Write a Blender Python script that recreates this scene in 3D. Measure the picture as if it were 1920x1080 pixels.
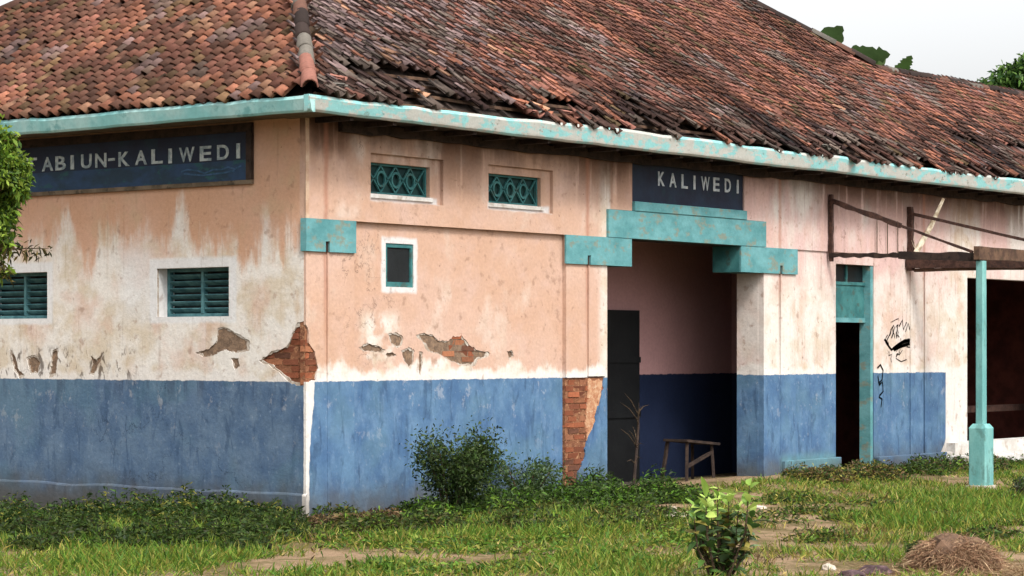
import bpy, bmesh, math, random
import numpy as np
from mathutils import Vector, Matrix, noise
from mathutils.geometry import tessellate_polygon, intersect_point_line

rnd = random.Random(7)
nprnd = np.random.default_rng(11)
for o in list(bpy.data.objects): bpy.data.objects.remove(o)
scene = bpy.context.scene
C = scene.collection

# ------------------------------------------------------------------ camera, sky, sun, exposure
# building frame: +X runs along the entrance wall, +Y along the end wall, corner at the origin, metres
ANG = math.radians(37.4)
FWD = Vector((math.cos(ANG), math.sin(ANG), 0)); RIGHT = Vector((math.sin(ANG), -math.cos(ANG), 0)); UP = Vector((0, 0, 1))
CAM = Vector((-17.005, -15.44, 1.6))
FPX, CX, HY = 4561.0, 960.0, 657.0
cam_d = bpy.data.cameras.new('camera'); cam = bpy.data.objects.new('camera', cam_d); C.objects.link(cam)
cam.location = CAM; cam.rotation_euler = (math.pi/2, 0, ANG - math.pi/2)
cam_d.sensor_width = 36; cam_d.lens = FPX/1920*36; cam_d.shift_y = (HY-540)/1920
cam_d.clip_start = .5; cam_d.clip_end = 2000
scene.camera = cam

SUN_EL, SUN_AZ = math.radians(50), math.radians(-116)     # azimuth of the direction towards the sun, from +X
world = bpy.data.worlds.new('World'); scene.world = world; world.use_nodes = True
wn = world.node_tree; wn.nodes.clear()
wo = wn.nodes.new('ShaderNodeOutputWorld'); bg = wn.nodes.new('ShaderNodeBackground')
sk = wn.nodes.new('ShaderNodeTexSky'); sk.sky_type = 'NISHITA'; sk.sun_disc = False
sk.sun_elevation = SUN_EL; sk.sun_rotation = math.pi/2 - SUN_AZ
sk.air_density = 1.0; sk.dust_density = 5.0; sk.ozone_density = 1.0
hs = wn.nodes.new('ShaderNodeHueSaturation'); hs.inputs['Saturation'].default_value = .10; hs.inputs['Value'].default_value = 1.15
wn.links.new(sk.outputs[0], hs.inputs['Color']); wn.links.new(hs.outputs[0], bg.inputs[0]); wn.links.new(bg.outputs[0], wo.inputs[0])
bg.inputs[1].default_value = .15
sun_d = bpy.data.lights.new('sun', 'SUN'); sun = bpy.data.objects.new('sun', sun_d); C.objects.link(sun)
sun_d.energy = 1.5; sun_d.angle = math.radians(10); sun_d.color = (1, .95, .87)
sdir = Vector((math.cos(SUN_EL)*math.cos(SUN_AZ), math.cos(SUN_EL)*math.sin(SUN_AZ), math.sin(SUN_EL)))
sun.rotation_euler = sdir.to_track_quat('Z', 'Y').to_euler()
scene.render.engine = 'CYCLES'
vs = scene.view_settings; vs.view_transform = 'Standard'; vs.look = 'None'; vs.gamma = 1; vs.use_curve_mapping = False
vs.exposure = .88

# ------------------------------------------------------------------ measuring helpers
def ray(px, py): return FWD + RIGHT*((px-CX)/FPX) + UP*((HY-py)/FPX)
def on_front(px, py, y0=0.0):
    d = ray(px, py); t = (y0-CAM.y)/d.y; p = CAM + d*t; return (p.x, p.z)
def on_left(px, py, x0=0.0):
    d = ray(px, py); t = (x0-CAM.x)/d.x; p = CAM + d*t; return (p.y, p.z)
def at_depth(px, py, D): return CAM + ray(px, py)*D
def on_ground(px, py, z=0.0):
    d = ray(px, py); t = (z-CAM.z)/d.z; return CAM + d*t
def sstep(a, b, x):
    t = min(1, max(0, (x-a)/(b-a))); return t*t*(3-2*t)

# ------------------------------------------------------------------ object helpers
def tag(o, label=None, cat=None, group=None, kind=None):
    if label: o['label'] = label
    if cat: o['category'] = cat
    if group: o['group'] = group
    if kind: o['kind'] = kind
    return o
def thing(name, label, cat, loc=(0,0,0), group=None, rz=0):
    o = bpy.data.objects.new(name, None); C.objects.link(o); o.location = loc; o.rotation_euler[2] = rz
    o.empty_display_size = .2
    return tag(o, label, cat, group)
def link(name, me, mat=None, parent=None):
    if mat is not None and not me.materials: me.materials.append(mat)
    o = bpy.data.objects.new(name, me); C.objects.link(o)
    if parent is not None: o.parent = parent
    return o
def bm_obj(name, bm, mat, parent=None, smooth=False):
    me = bpy.data.meshes.new(name)
    bmesh.ops.recalc_face_normals(bm, faces=bm.faces)
    bm.to_mesh(me); bm.free()
    if smooth:
        for p in me.polygons: p.use_smooth = True
    return link(name, me, mat, parent)
def add_box(bm, x0, x1, y0, y1, z0, z1, M=None):
    v = [bm.verts.new(M @ Vector(c) if M else c) for c in ((x0,y0,z0),(x1,y0,z0),(x1,y1,z0),(x0,y1,z0),(x0,y0,z1),(x1,y0,z1),(x1,y1,z1),(x0,y1,z1))]
    for f in ((0,3,2,1),(4,5,6,7),(0,1,5,4),(1,2,6,5),(2,3,7,6),(3,0,4,7)): bm.faces.new([v[i] for i in f])
def box(name, x0, x1, y0, y1, z0, z1, mat, parent=None, bev=0.0):
    bm = bmesh.new(); add_box(bm, x0, x1, y0, y1, z0, z1)
    if bev: bmesh.ops.bevel(bm, geom=list(bm.edges), offset=bev, segments=1, affect='EDGES')
    return bm_obj(name, bm, mat, parent)
def add_bar(bm, a, b, w, h, up=Vector((0,0,1)), rough=0.0, n=1):
    a = Vector(a); b = Vector(b); d = (b-a).normalized(); s = d.cross(up)
    if s.length < 1e-3: s = d.cross(Vector((1,0,0)))
    s.normalize(); u = s.cross(d).normalized(); rings = []
    for i in range(n+1):
        c = a.lerp(b, i/n); k = 1 + rnd.uniform(-rough, rough); j = Vector((rnd.uniform(-1,1),rnd.uniform(-1,1),rnd.uniform(-1,1)))*rough*h*.4
        rings.append([bm.verts.new(c + j + s*(sx*w/2*k) + u*(sz*h/2*k)) for sx, sz in ((-1,-1),(1,-1),(1,1),(-1,1))])
    for r0, r1 in zip(rings, rings[1:]):
        for i in range(4): bm.faces.new((r0[i], r0[(i+1)%4], r1[(i+1)%4], r1[i]))
    bm.faces.new(rings[0][::-1]); bm.faces.new(rings[-1])
def add_tube(bm, pts, radii, n=6):
    rings = []
    for i, p in enumerate(pts):
        p = Vector(p); d = (Vector(pts[min(i+1,len(pts)-1)]) - Vector(pts[max(i-1,0)])).normalized()
        s = d.cross(Vector((.3,.8,.1))).normalized(); u = s.cross(d).normalized()
        rings.append([bm.verts.new(p + (s*math.cos(2*math.pi*k/n) + u*math.sin(2*math.pi*k/n))*radii[i]) for k in range(n)])
    for r0, r1 in zip(rings, rings[1:]):
        for k in range(n): bm.faces.new((r0[k], r0[(k+1)%n], r1[(k+1)%n], r1[k]))
    bm.faces.new(rings[0][::-1]); bm.faces.new(rings[-1])
def bar(name, a, b, w, h, mat, parent=None, rough=0.0, n=1, up=Vector((0,0,1))):
    bm = bmesh.new(); add_bar(bm, a, b, w, h, up, rough, n); return bm_obj(name, bm, mat, parent)
def panel(name, plane, outer, holes, d0, th, mat, parent=None):
    """flat slab with holes; plane 'front': (a,b)->(x,z) thick in +y from d0; plane 'left': (a,b)->(y,z) thick in +x."""
    f = (lambda a, b, d: (a, d, b)) if plane == 'front' else (lambda a, b, d: (d, a, b))
    loops = [outer] + list(holes)
    tris = tessellate_polygon([[Vector((a, b, 0)) for a, b in lp] for lp in loops])
    flat = [p for lp in loops for p in lp]
    bm = bmesh.new()
    v0 = [bm.verts.new(f(a, b, d0)) for a, b in flat]; v1 = [bm.verts.new(f(a, b, d0+th)) for a, b in flat]
    for t in tris:
        try: bm.faces.new([v0[i] for i in t]); bm.faces.new([v1[i] for i in t][::-1])
        except ValueError: pass
    s = 0
    for lp in loops:
        n = len(lp)
        for i in range(n):
            a, b = s+i, s+(i+1) % n
            bm.faces.new((v0[a], v0[b], v1[b], v1[a]))
        s += n
    return bm_obj(name, bm, mat, parent)
def rect(a0, a1, b0, b1): return [(a0,b0),(a1,b0),(a1,b1),(a0,b1)]
def rag(poly, amp=.012, step=.04, seed=0):
    out = []; r = random.Random(seed); n = len(poly)
    for i in range(n):
        a, b = poly[i], poly[(i+1) % n]; L = math.hypot(b[0]-a[0], b[1]-a[1]); k = max(1, int(L/step))
        for j in range(k):
            t = j/k; jx, jy = (r.uniform(-amp,amp), r.uniform(-amp,amp)) if 0 < len(poly) else (0,0)
            out.append((a[0]+(b[0]-a[0])*t + jx, a[1]+(b[1]-a[1])*t + jy))
    return out
def rag_open(pts, amp=.008, step=.03, seed=0, lo=.004):
    out = [pts[0]]; r = random.Random(seed)
    for a, b in zip(pts, pts[1:]):
        L = math.hypot(b[0]-a[0], b[1]-a[1]); k = max(1, int(L/step))
        for j in range(1, k+1):
            t = j/k; q = (a[0]+(b[0]-a[0])*t, a[1]+(b[1]-a[1])*t)
            out.append(q if b is pts[-1] and j == k else (max(lo, q[0]+r.uniform(-amp,amp)), q[1]+r.uniform(-amp,amp)))
    return out
def grow(poly, f, lo=None):
    ca = sum(p[0] for p in poly)/len(poly); cb = sum(p[1] for p in poly)/len(poly)
    out = [(ca+(a-ca)*f, cb+(b-cb)*f) for a, b in poly]
    return out if lo is None else [(max(a, lo), b) for a, b in out]
def inside(p, poly):
    x, y = p; c = False; n = len(poly); j = n-1
    for i in range(n):
        xi, yi = poly[i]; xj, yj = poly[j]
        if (yi > y) != (yj > y) and x < (xj-xi)*(y-yi)/(yj-yi+1e-12)+xi: c = not c
        j = i
    return c

# ------------------------------------------------------------------ material helpers (tiny expression builder)
class G:
    def __init__(s, name, rough=.85, spec=.25):
        s.m = bpy.data.materials.new(name); s.m.use_nodes = True; s.t = s.m.node_tree
        s.b = s.t.nodes['Principled BSDF']; s.b.inputs['Roughness'].default_value = rough
        s.b.inputs['Specular IOR Level'].default_value = spec
        s.geo = s.t.nodes.new('ShaderNodeNewGeometry'); s.P = s.geo.outputs['Position']
        sp = s.t.nodes.new('ShaderNodeSeparateXYZ'); s.t.links.new(s.P, sp.inputs[0]); s.x, s.y, s.z = sp.outputs
    def _in(s, sock, v):
        if isinstance(v, bpy.types.NodeSocket): s.t.links.new(v, sock)
        elif isinstance(v, (tuple, list)) and len(sock.default_value) == 4 and len(v) == 3: sock.default_value = (*v, 1)
        else: sock.default_value = v
    def math(s, op, a, b=0.0, c=None, clamp=False):
        n = s.t.nodes.new('ShaderNodeMath'); n.operation = op; n.use_clamp = clamp
        s._in(n.inputs[0], a); s._in(n.inputs[1], b)
        if c is not None: s._in(n.inputs[2], c)
        return n.outputs[0]
    def add(s, a, b): return s.math('ADD', a, b)
    def sub(s, a, b): return s.math('SUBTRACT', a, b)
    def mul(s, a, b): return s.math('MULTIPLY', a, b)
    def mx(s, a, b): return s.math('MAXIMUM', a, b)
    def mn(s, a, b): return s.math('MINIMUM', a, b)
    def step(s, e0, e1, v):
        n = s.t.nodes.new('ShaderNodeMapRange'); n.interpolation_type = 'SMOOTHSTEP'
        s._in(n.inputs['Value'], v); s._in(n.inputs['From Min'], e0); s._in(n.inputs['From Max'], e1)
        if isinstance(e0, float) and isinstance(e1, float) and e0 > e1:
            s._in(n.inputs['From Min'], e1); s._in(n.inputs['From Max'], e0); n.inputs['To Min'].default_value = 1; n.inputs['To Max'].default_value = 0
        return n.outputs['Result']
    def noise(s, scale=1.0, stretch=(1,1,1), detail=4, rough=.55, off=0.0, vec=None, dist=0.0):
        mp = s.t.nodes.new('ShaderNodeMapping'); s.t.links.new(vec or s.P, mp.inputs[0])
        mp.inputs['Scale'].default_value = stretch; mp.inputs['Location'].default_value = (off, off*1.7, off*.6)
        n = s.t.nodes.new('ShaderNodeTexNoise'); s.t.links.new(mp.outputs[0], n.inputs['Vector'])
        n.inputs['Scale'].default_value = scale; n.inputs['Detail'].default_value = detail; n.inputs['Roughness'].default_value = rough
        n.inputs['Distortion'].default_value = dist
        return n.outputs['Fac']
    def mix(s, f, a, b):
        n = s.t.nodes.new('ShaderNodeMix'); n.data_type = 'RGBA'; s._in(n.inputs['Factor'], f)
        s._in(n.inputs[6], a); s._in(n.inputs[7], b); return n.outputs[2]
    def mulc(s, a, b):
        n = s.t.nodes.new('ShaderNodeMix'); n.data_type = 'RGBA'; n.blend_type = 'MULTIPLY'; n.inputs['Factor'].default_value = 1
        s._in(n.inputs[6], a); s._in(n.inputs[7], b); return n.outputs[2]
    def rectmask(s, U, V, a0, a1, b0, b1, soft=.012):
        m = s.mul(s.step(a0-soft, a0+soft, U), s.step(a1+soft, a1-soft, U))
        return s.mul(m, s.mul(s.step(b0-soft, b0+soft, V), s.step(b1+soft, b1-soft, V)))
    def bump(s, h, dist=.01, strength=.6):
        n = s.t.nodes.new('ShaderNodeBump'); n.inputs['Distance'].default_value = dist; n.inputs['Strength'].default_value = strength
        s._in(n.inputs['Height'], h); s.t.links.new(n.outputs[0], s.b.inputs['Normal'])
    def done(s, col, rough=None):
        s._in(s.b.inputs['Base Color'], col)
        if rough is not None: s._in(s.b.inputs['Roughness'], rough)
        return s.m
def srgb(r, g, b, k=.71):
    f = lambda c: ((c/255+.055)/1.055)**2.4 if c > 10 else c/255/12.92
    return (f(r)*k, f(g)*k, f(b)*k)

DADO = 1.305
def wall_paint(name, side):
    g = G(name, .9, .15)
    U = g.x if side != 'left' else g.y; Z = g.z
    wob = g.mul(g.sub(g.noise(5, detail=5), .5), .05)
    Uw = g.add(U, wob); Zw = g.add(Z, g.mul(g.sub(g.noise(6, detail=5, off=3), .5), .05))
    big = g.noise(.9, detail=5, off=2); med = g.noise(3.5, detail=6, off=5); fine = g.noise(28, detail=5, off=8)
    streak = g.noise(1, (7,7,.7), 5, .6, off=4); streak2 = g.noise(1, (22,22,1.2), 4, .6, off=9)
    if side == 'left':
        col = g.mix(g.step(.35,.65,big), srgb(206,162,132), srgb(212,172,148))
        col = g.mix(g.mul(g.step(.5,.75,med), .5), col, srgb(196,172,138))
    else:
        col = g.mix(g.step(.35,.65,big), srgb(206,168,144), srgb(211,177,158))
        col = g.mix(g.mul(g.step(.45,.75,med), .45), col, srgb(212,182,170))
        # towards the right the wash turns pinker and paler
        col = g.mix(g.mul(g.step(4.0,9.0,U), g.add(.25, g.mul(streak, .7))), col, srgb(222,190,190))
        col = g.mix(g.mul(g.step(.45,.62,g.noise(1.3,(1,1,.5),4,off=31)), g.mul(g.step(7.6,8.4,U), .8)), col, srgb(226,222,214))
    # whitewash showing through
    wash = g.mix(g.step(.42,.66,med), srgb(232,226,218), srgb(214,200,180))
    wash = g.mix(g.mul(g.step(.5,.68,g.noise(2.2, detail=5, off=12)), .55), wash, srgb(214,178,160))
    wash = g.mix(g.mul(g.step(.56,.7,g.noise(2.6,(1,1,.35), 5, off=15)), .6), wash, srgb(196,166,132))
    if side == 'left':
        lim = g.add(g.add(2.70, g.mul(g.sub(streak,.5), .55)), g.mul(g.sub(g.noise(1.0,(2.2,2.2,.7),6,.6,off=20),.5), 2.2))
        lim = g.sub(lim, g.mul(g.rectmask(U, Z, .75, 1.5, 0, 4, .25), .18))
        m = g.step(.22, -.16, g.sub(Z, lim))
        m = g.mul(m, g.add(.72, g.mul(g.step(.30,.46,g.noise(2.4,(1,1,.45),6,.6,off=22)), .28)))
    else:
        lim = g.add(1.42, g.mul(g.sub(g.noise(1.0,(3.5,3.5,1.0),5,off=20),.5), .75))
        m = g.step(.05, -.05, g.sub(Z, lim))
        m = g.mx(m, g.mul(g.step(.42,.56,g.add(g.noise(4,detail=6,off=27), g.mul(g.rectmask(Uw, Zw, .98, 1.15, 1.5, 1.75, .14), .16))), g.mul(g.rectmask(U, Z, .85, 1.4, 1.3, 1.95, .1), .85)))
        m = g.mx(m, g.mul(g.step(.58,.72,g.noise(1.6,(1,1,.6),6,.6,off=41)), .35))
        m = g.mx(m, g.mul(g.mul(g.step(8.1,8.3,U), g.step(2.9,2.2,g.add(Z, g.mul(g.sub(med,.5),1.6)))), .75))
        m = g.mx(m, g.mul(g.mul(g.step(4.70,4.85,U), g.step(5.0,4.95,U)), .75))
        m = g.mx(m, g.mul(g.step(2.84,2.9,Z), g.mul(g.step(.56,.68,g.noise(1.5,(1,1,.6),5,off=47)), .45)))
        m = g.mx(m, g.mul(g.mul(g.step(12.75,13.3,U), g.step(14.0,13.9,U)), .85))
    col = g.mix(m, col, wash)
    # lime-white band just over the dado
    band = g.step(.05, -.02, g.sub(Z, g.add(1.37, g.mul(g.sub(g.noise(1,(4,4,1),5,off=25),.5), .35))))
    col = g.mix(g.mul(band, .85), col, srgb(232,226,220))
    W = srgb(226,226,226)
    rects = {'left': [(.90,2.09,1.87,2.51),(3.50,4.7,1.87,2.51)], 'front': [(1.15,1.70,2.17,2.715),(.92,2.0,3.06,3.13),(2.78,3.9,3.06,3.13)], 'inner': []}[side]
    for r in rects:
        col = g.mix(g.mul(g.rectmask(Uw, Zw, *r, soft=.02), .85), col, W)
    if side == 'left':
        col = g.mix(g.mul(g.rectmask(Uw, Zw, 2.05, 2.5, 1.9, 2.6, .12), .55), col, W)
    # grime: brown runs from the eaves, specks, soot
    if side == 'front':
        loc = g.mx(g.mx(g.rectmask(U, Z, 1.95, 2.7, 3.0, 4, .2), g.rectmask(U, Z, 4.3, 5.35, 3.1, 4, .2)), g.mx(g.rectmask(U, Z, .05, .6, 3.45, 4, .1), g.rectmask(U, Z, 9.5, 18, 3.1, 4, .3)))
        run = g.mul(g.step(2.95,3.75,Z), g.step(.40,.60,g.add(streak, g.mul(loc,.12))))
        run = g.mul(run, g.add(.38, g.mul(loc,.62)))
        col = g.mix(g.mul(run, .85), col, srgb(112,78,58))
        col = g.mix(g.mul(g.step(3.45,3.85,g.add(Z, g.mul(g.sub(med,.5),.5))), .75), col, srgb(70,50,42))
        col = g.mix(g.mul(g.mul(g.step(.55,.7,streak2), g.step(8.0,9.5,U)), .30), col, srgb(140,110,100))
    if side == 'left':
        col = g.mix(g.mul(g.step(.57,.72,streak2), .22), col, srgb(120,98,78))
        low = g.mul(g.rectmask(U, Z, 2.3, 6.0, 1.3, 1.62, .06), g.step(.53,.62,g.noise(1,(11,11,6),5,.6,off=51,dist=.6)))
        col = g.mix(g.mul(low, .8), col, srgb(82,68,58))
    col = g.mix(g.mul(g.step(.58,.72,g.noise(9, detail=6, off=33)), .5), col, srgb(150,118,98))
    col = g.mix(g.mul(g.step(.69,.76,g.noise(16, detail=3, off=37)), .5), col, srgb(105,80,66))
    # rust runs in pilaster grooves' neighbourhood
    if side == 'front':
        for u in (.281, 4.545, 8.575, 12.3):
            col = g.mix(g.mul(g.mul(g.step(.06,.0,g.math('ABSOLUTE', g.sub(Uw, u))), g.step(1.3,2.5,Z)), .6), col, srgb(176,120,96))
    # hairline cracks
    ck = g.math('ABSOLUTE', g.sub(g.noise(1.1, (1,1,.8), 7, .62, off=101, dist=.4), .5))
    col = g.mix(g.mul(g.mul(g.step(.0045, .001, ck), g.step(.56,.66,g.noise(.7,off=104))), .5), col, srgb(92,74,64))
    # blue dado
    blue = g.mix(g.step(.3,.7,med), srgb(78,110,148), srgb(100,134,166))
    if side == 'left': blue = g.mix(g.step(.3,.7,med), srgb(78,102,132), srgb(100,122,146))
    blue = g.mix(g.mul(g.step(.5,.7,g.noise(7,(1,1,.6),6,.65,off=61)), .5), blue, srgb(120,140,160) if side=='left' else srgb(120,150,180))
    blue = g.mix(g.mul(g.step(.53,.66,g.noise(1,(9,9,2.2),6,.6,off=66,dist=.8)), .55), blue, srgb(54,76,104))
    blue = g.mix(g.mul(g.step(.5,.64,g.noise(1.4,detail=5,off=63)), .4), blue, srgb(92,124,140))
    blue = g.mix(g.mul(g.step(.6,.7,g.noise(20,detail=4,off=68)), .4), blue, srgb(140,158,178))
    grime = g.step(.55, .02, g.add(Z, g.mul(g.sub(g.noise(3,detail=5,off=70),.5), .8)))
    blue = g.mix(g.mul(grime, .6 if side == 'left' else .3), blue, srgb(74,82,88))
    if side == 'left':
        blue = g.mix(g.mul(g.step(.25,-.1,Z), .6), blue, srgb(86,92,98))
        blue = g.mix(g.mul(g.mul(g.step(1.0,1.3,Z), g.step(.5,.62,streak)), .5), blue, srgb(52,62,84))
    if side == 'front':
        blue = g.mix(g.mul(g.rectmask(U, Z, 8.6, 9.97, -.2, .3, .08), .6), blue, srgb(110,165,170))
    blue = g.mix(g.mul(g.mul(g.step(.0045, .001, ck), g.step(.54,.62,g.noise(.7,off=108))), .6), blue, srgb(40,54,74))
    edge = g.add(DADO, g.mul(g.sub(g.noise(9, detail=6, rough=.7, off=72), .5), .045))
    dm = g.step(.006, -.006, g.sub(Z, edge))
    flake = g.mul(g.step(.60,.64,g.noise(5,(1,1,.8),7,.7,off=76)), g.step(.25,1.25,Z)); dm = g.mul(dm, g.sub(1.0, g.mul(flake, .0 if side == 'inner' else .2)))
    if side == 'front':
        rc = g.step(12.985, 12.975, g.add(U, g.mul(g.step(.42,.1,Z), .2)))
        dm = g.mul(dm, rc)
        # pale unpainted strip up the corner, narrowing towards the ground
        wdt = g.add(.045, g.mul(g.step(.5,1.3,Z), .075))
        wdt = g.add(wdt, g.mul(g.sub(g.noise(9,detail=4,off=74),.5), .05))
        dm = g.mul(dm, g.step(-.008, .008, g.sub(U, wdt)))
    if side == 'left':
        dm = g.mul(dm, g.step(.02, .035, Uw))
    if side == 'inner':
        col = g.mix(med, srgb(196,152,150), srgb(176,136,136)); blue = g.mix(med, srgb(20,30,56), srgb(28,40,66))  # room dado darkened so its colour carries the shade of the hall
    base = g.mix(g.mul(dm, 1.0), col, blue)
    if side != 'inner':
        splash = g.step(.42, .02, g.add(Z, g.mul(g.sub(g.noise(4,detail=5,off=80),.5), .5)))
        base = g.mix(g.mul(splash, .6), base, srgb(88,78,62))
    base = g.mulc(base, g.mix(fine, (.80,.80,.80), (1.12,1.12,1.12)))
    h = g.add(g.mul(g.noise(3, detail=6, off=90), 1.0), g.mul(fine, .25))
    h = g.add(h, g.mul(m, .12))
    g.bump(h, .02, .7)
    return g.done(base)

def simple(name, c0, c1, scale=6, rough=.8, stretch=(1,1,1), bumpd=.006, c2=None, spec=.25, e=(.35,.65), metal=0):
    g = G(name, rough, spec); g.b.inputs['Metallic'].default_value = metal
    n = g.noise(scale, stretch, 6, .6)
    col = g.mix(g.step(e[0], e[1], n), c0, c1)
    if c2: col = g.mix(g.mul(g.step(.54,.64,g.noise(scale*1.7, stretch, 6, .65, off=13)), .8), col, c2)
    col = g.mulc(col, g.mix(g.noise(scale*9, detail=3), (.8,.8,.8), (1.15,1.15,1.15)))
    g.bump(g.noise(scale*3, stretch, 6), bumpd, .6)
    return g.done(col)
def tinted(name, per_object, rough=.85, trans=0.0, nz=30, amt=.35):
    """colour comes per object (object colour) or per face piece (attribute 'tint')"""
    g = G(name, rough, .2)
    if per_object:
        oi = g.t.nodes.new('ShaderNodeObjectInfo'); c = oi.outputs['Color']
    else:
        at = g.t.nodes.new('ShaderNodeAttribute'); at.attribute_name = 'tint'; c = at.outputs['Color']
    n = g.noise(nz, detail=4)
    c = g.mulc(c, g.mix(n, (1-amt,)*3, (1+amt,)*3))
    if not trans: g.bump(n, .004, .5)
    g.done(c)
    if trans:
        tr = g.t.nodes.new('ShaderNodeBsdfTranslucent'); g._in(tr.inputs[0], c); ms = g.t.nodes.new('ShaderNodeMixShader')
        ms.inputs[0].default_value = trans; out = g.t.nodes['Material Output']
        g.t.links.new(g.b.outputs[0], ms.inputs[1]); g.t.links.new(tr.outputs[0], ms.inputs[2]); g.t.links.new(ms.outputs[0], out.inputs[0])
    return g.m

M_FRONT = wall_paint('painted_plaster_entrance_side', 'front')
M_LEFT = wall_paint('painted_plaster_end_side', 'left')
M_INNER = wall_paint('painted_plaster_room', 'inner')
M_TEAL = simple('teal_paint', srgb(84,142,146), srgb(112,168,172), 3, .85, (1,1,1.6), c2=srgb(134,140,124), e=(.3,.7), bumpd=.012)
M_TEALD = simple('teal_joinery', srgb(48,104,106), srgb(70,130,130), 5, .7, c2=srgb(72,92,86))
M_LOUV = simple('louvre_paint', srgb(50,96,104), srgb(88,134,138), 9, .6)
M_TEALK = simple('vent_back_board', srgb(24,52,54), srgb(34,70,68), 6, .8)
M_WHITE = simple('white_lime', srgb(232,230,226), srgb(206,200,192), 4, .9, c2=srgb(186,172,158))
M_CEM = simple('bare_cement', srgb(140,116,96), srgb(112,92,76), 14, .95, c2=srgb(160,130,104), bumpd=.012)
M_MORT = simple('old_mortar', srgb(152,104,74), srgb(118,74,54), 22, .95, c2=srgb(186,144,108), bumpd=.015)
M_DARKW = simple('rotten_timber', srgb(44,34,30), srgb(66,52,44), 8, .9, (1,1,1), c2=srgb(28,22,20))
M_SOFL = simple('soffit_boards', srgb(122,106,88), srgb(92,80,64), 5, .9, c2=srgb(60,54,44))
M_RUST = simple('rusty_iron', srgb(60,40,34), srgb(88,62,52), 16, .85, c2=srgb(38,32,32))
M_BEAM = simple('weathered_beam', srgb(112,86,68), srgb(78,58,48), 9, .9, c2=srgb(70,58,42))
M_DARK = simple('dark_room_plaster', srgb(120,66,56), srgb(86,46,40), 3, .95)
M_GLASS = simple('dark_glass', (.006,.008,.009), (.012,.014,.016), 3, .35, spec=.25)
M_DOOR = simple('dark_door', srgb(20,22,24), srgb(14,15,18), 4, .6)
M_FLOOR = simple('cement_floor', srgb(96,88,78), srgb(70,62,54), 2, .9, c2=srgb(70,64,54))
M_BARK = simple('bark', srgb(92,76,58), srgb(60,48,38), 14, .95, bumpd=.02)
M_STICK = simple('pale_stick', srgb(240,228,204), srgb(170,150,124), 14, .9)
M_NAVY = simple('name_board_navy', srgb(20,28,50), srgb(26,42,64), 3, .6, c2=srgb(22,46,60))
M_BLUEB = simple('name_board_blue', srgb(38,66,98), srgb(32,56,74), 2.2, .6, (1,1,2), c2=srgb(34,84,84), e=(.42,.6))
M_LET = simple('letter_paint', srgb(214,220,224), srgb(168,182,190), 20, .7)
M_LETG = simple('faded_letter_paint', srgb(190,200,200), srgb(140,156,162), 16, .7, e=(.4,.6))
M_SPRAY = simple('black_spray', srgb(40,36,38), srgb(70,60,62), 20, .8)
M_TILE = tinted('roof_tile_single', True, .85, nz=26, amt=.45)
M_TILES = tinted('roof_tile_mass', False, .85, nz=26, amt=.45)
M_BRICK = tinted('clay_brick', True, .95, nz=40, amt=.4)
M_LEAF = tinted('leaf_mass', False, .55, .35, nz=8, amt=.3)
M_LEAFO = tinted('leaf_single', True, .45, .3, nz=8, amt=.3)
M_BASEC = simple('old_base_coat', srgb(206,196,184), srgb(172,156,140), 12, .95, c2=srgb(150,128,110), bumpd=.012)
M_BEIGE = simple('beige_mortar', srgb(204,160,124), srgb(176,120,88), 16, .95, c2=srgb(214,186,156), bumpd=.012)
M_STONE = simple('pale_stone', srgb(214,202,186), srgb(176,162,146), 12, .95)
M_RUB = simple('dark_rubble', srgb(92,72,76), srgb(62,46,48), 14, .95, c2=srgb(128,100,98))
def fascia_mat():
    g = G('peeling_gutter_paint', .7, .2)
    a = g.mix(g.noise(2.0, detail=5), srgb(120,190,192), srgb(164,214,212))
    p = g.step(.47,.56, g.add(g.noise(3.2,(1,1,2.2),6,.65,off=6), g.mul(g.step(0.2,2.0,g.x), .035)))
    w = g.mix(g.noise(5,detail=5,off=9), srgb(216,206,198), srgb(176,170,160))
    c = g.mix(g.mul(p, .85), a, w)
    c = g.mix(g.mul(g.step(.6,.7,g.noise(9,(1,1,1.6),6,.65,off=17)), .7), c, srgb(112,110,96))
    c = g.mix(g.mul(g.step(3.83,3.785,g.add(g.z, g.mul(g.sub(g.noise(6,off=3),.5),.06))), .45), c, srgb(150,140,124))
    c = g.mulc(c, g.mix(g.noise(40, detail=3), (.85,)*3, (1.1,)*3))
    g.bump(g.noise(14, detail=6), .01, .6)
    return g.done(c)
M_GUT = fascia_mat()
def ground_mat():
    g = G('bare_soil', .97, .1)
    c = g.mix(g.step(.4,.62,g.noise(1.3,detail=6)), srgb(158,132,106), srgb(112,98,66))
    c = g.mix(g.mul(g.step(.5,.66,g.noise(4,detail=6,off=4)), .7), c, srgb(80,84,40))
    c = g.mix(g.mul(g.step(.58,.7,g.noise(9,detail=5,off=7)), .6), c, srgb(178,156,124))
    c = g.mulc(c, g.mix(g.noise(60,detail=4), (.65,)*3, (1.25,)*3))
    g.bump(g.noise(20,detail=7), .03, .8)
    return g.done(c)
M_SOIL = ground_mat()

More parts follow.
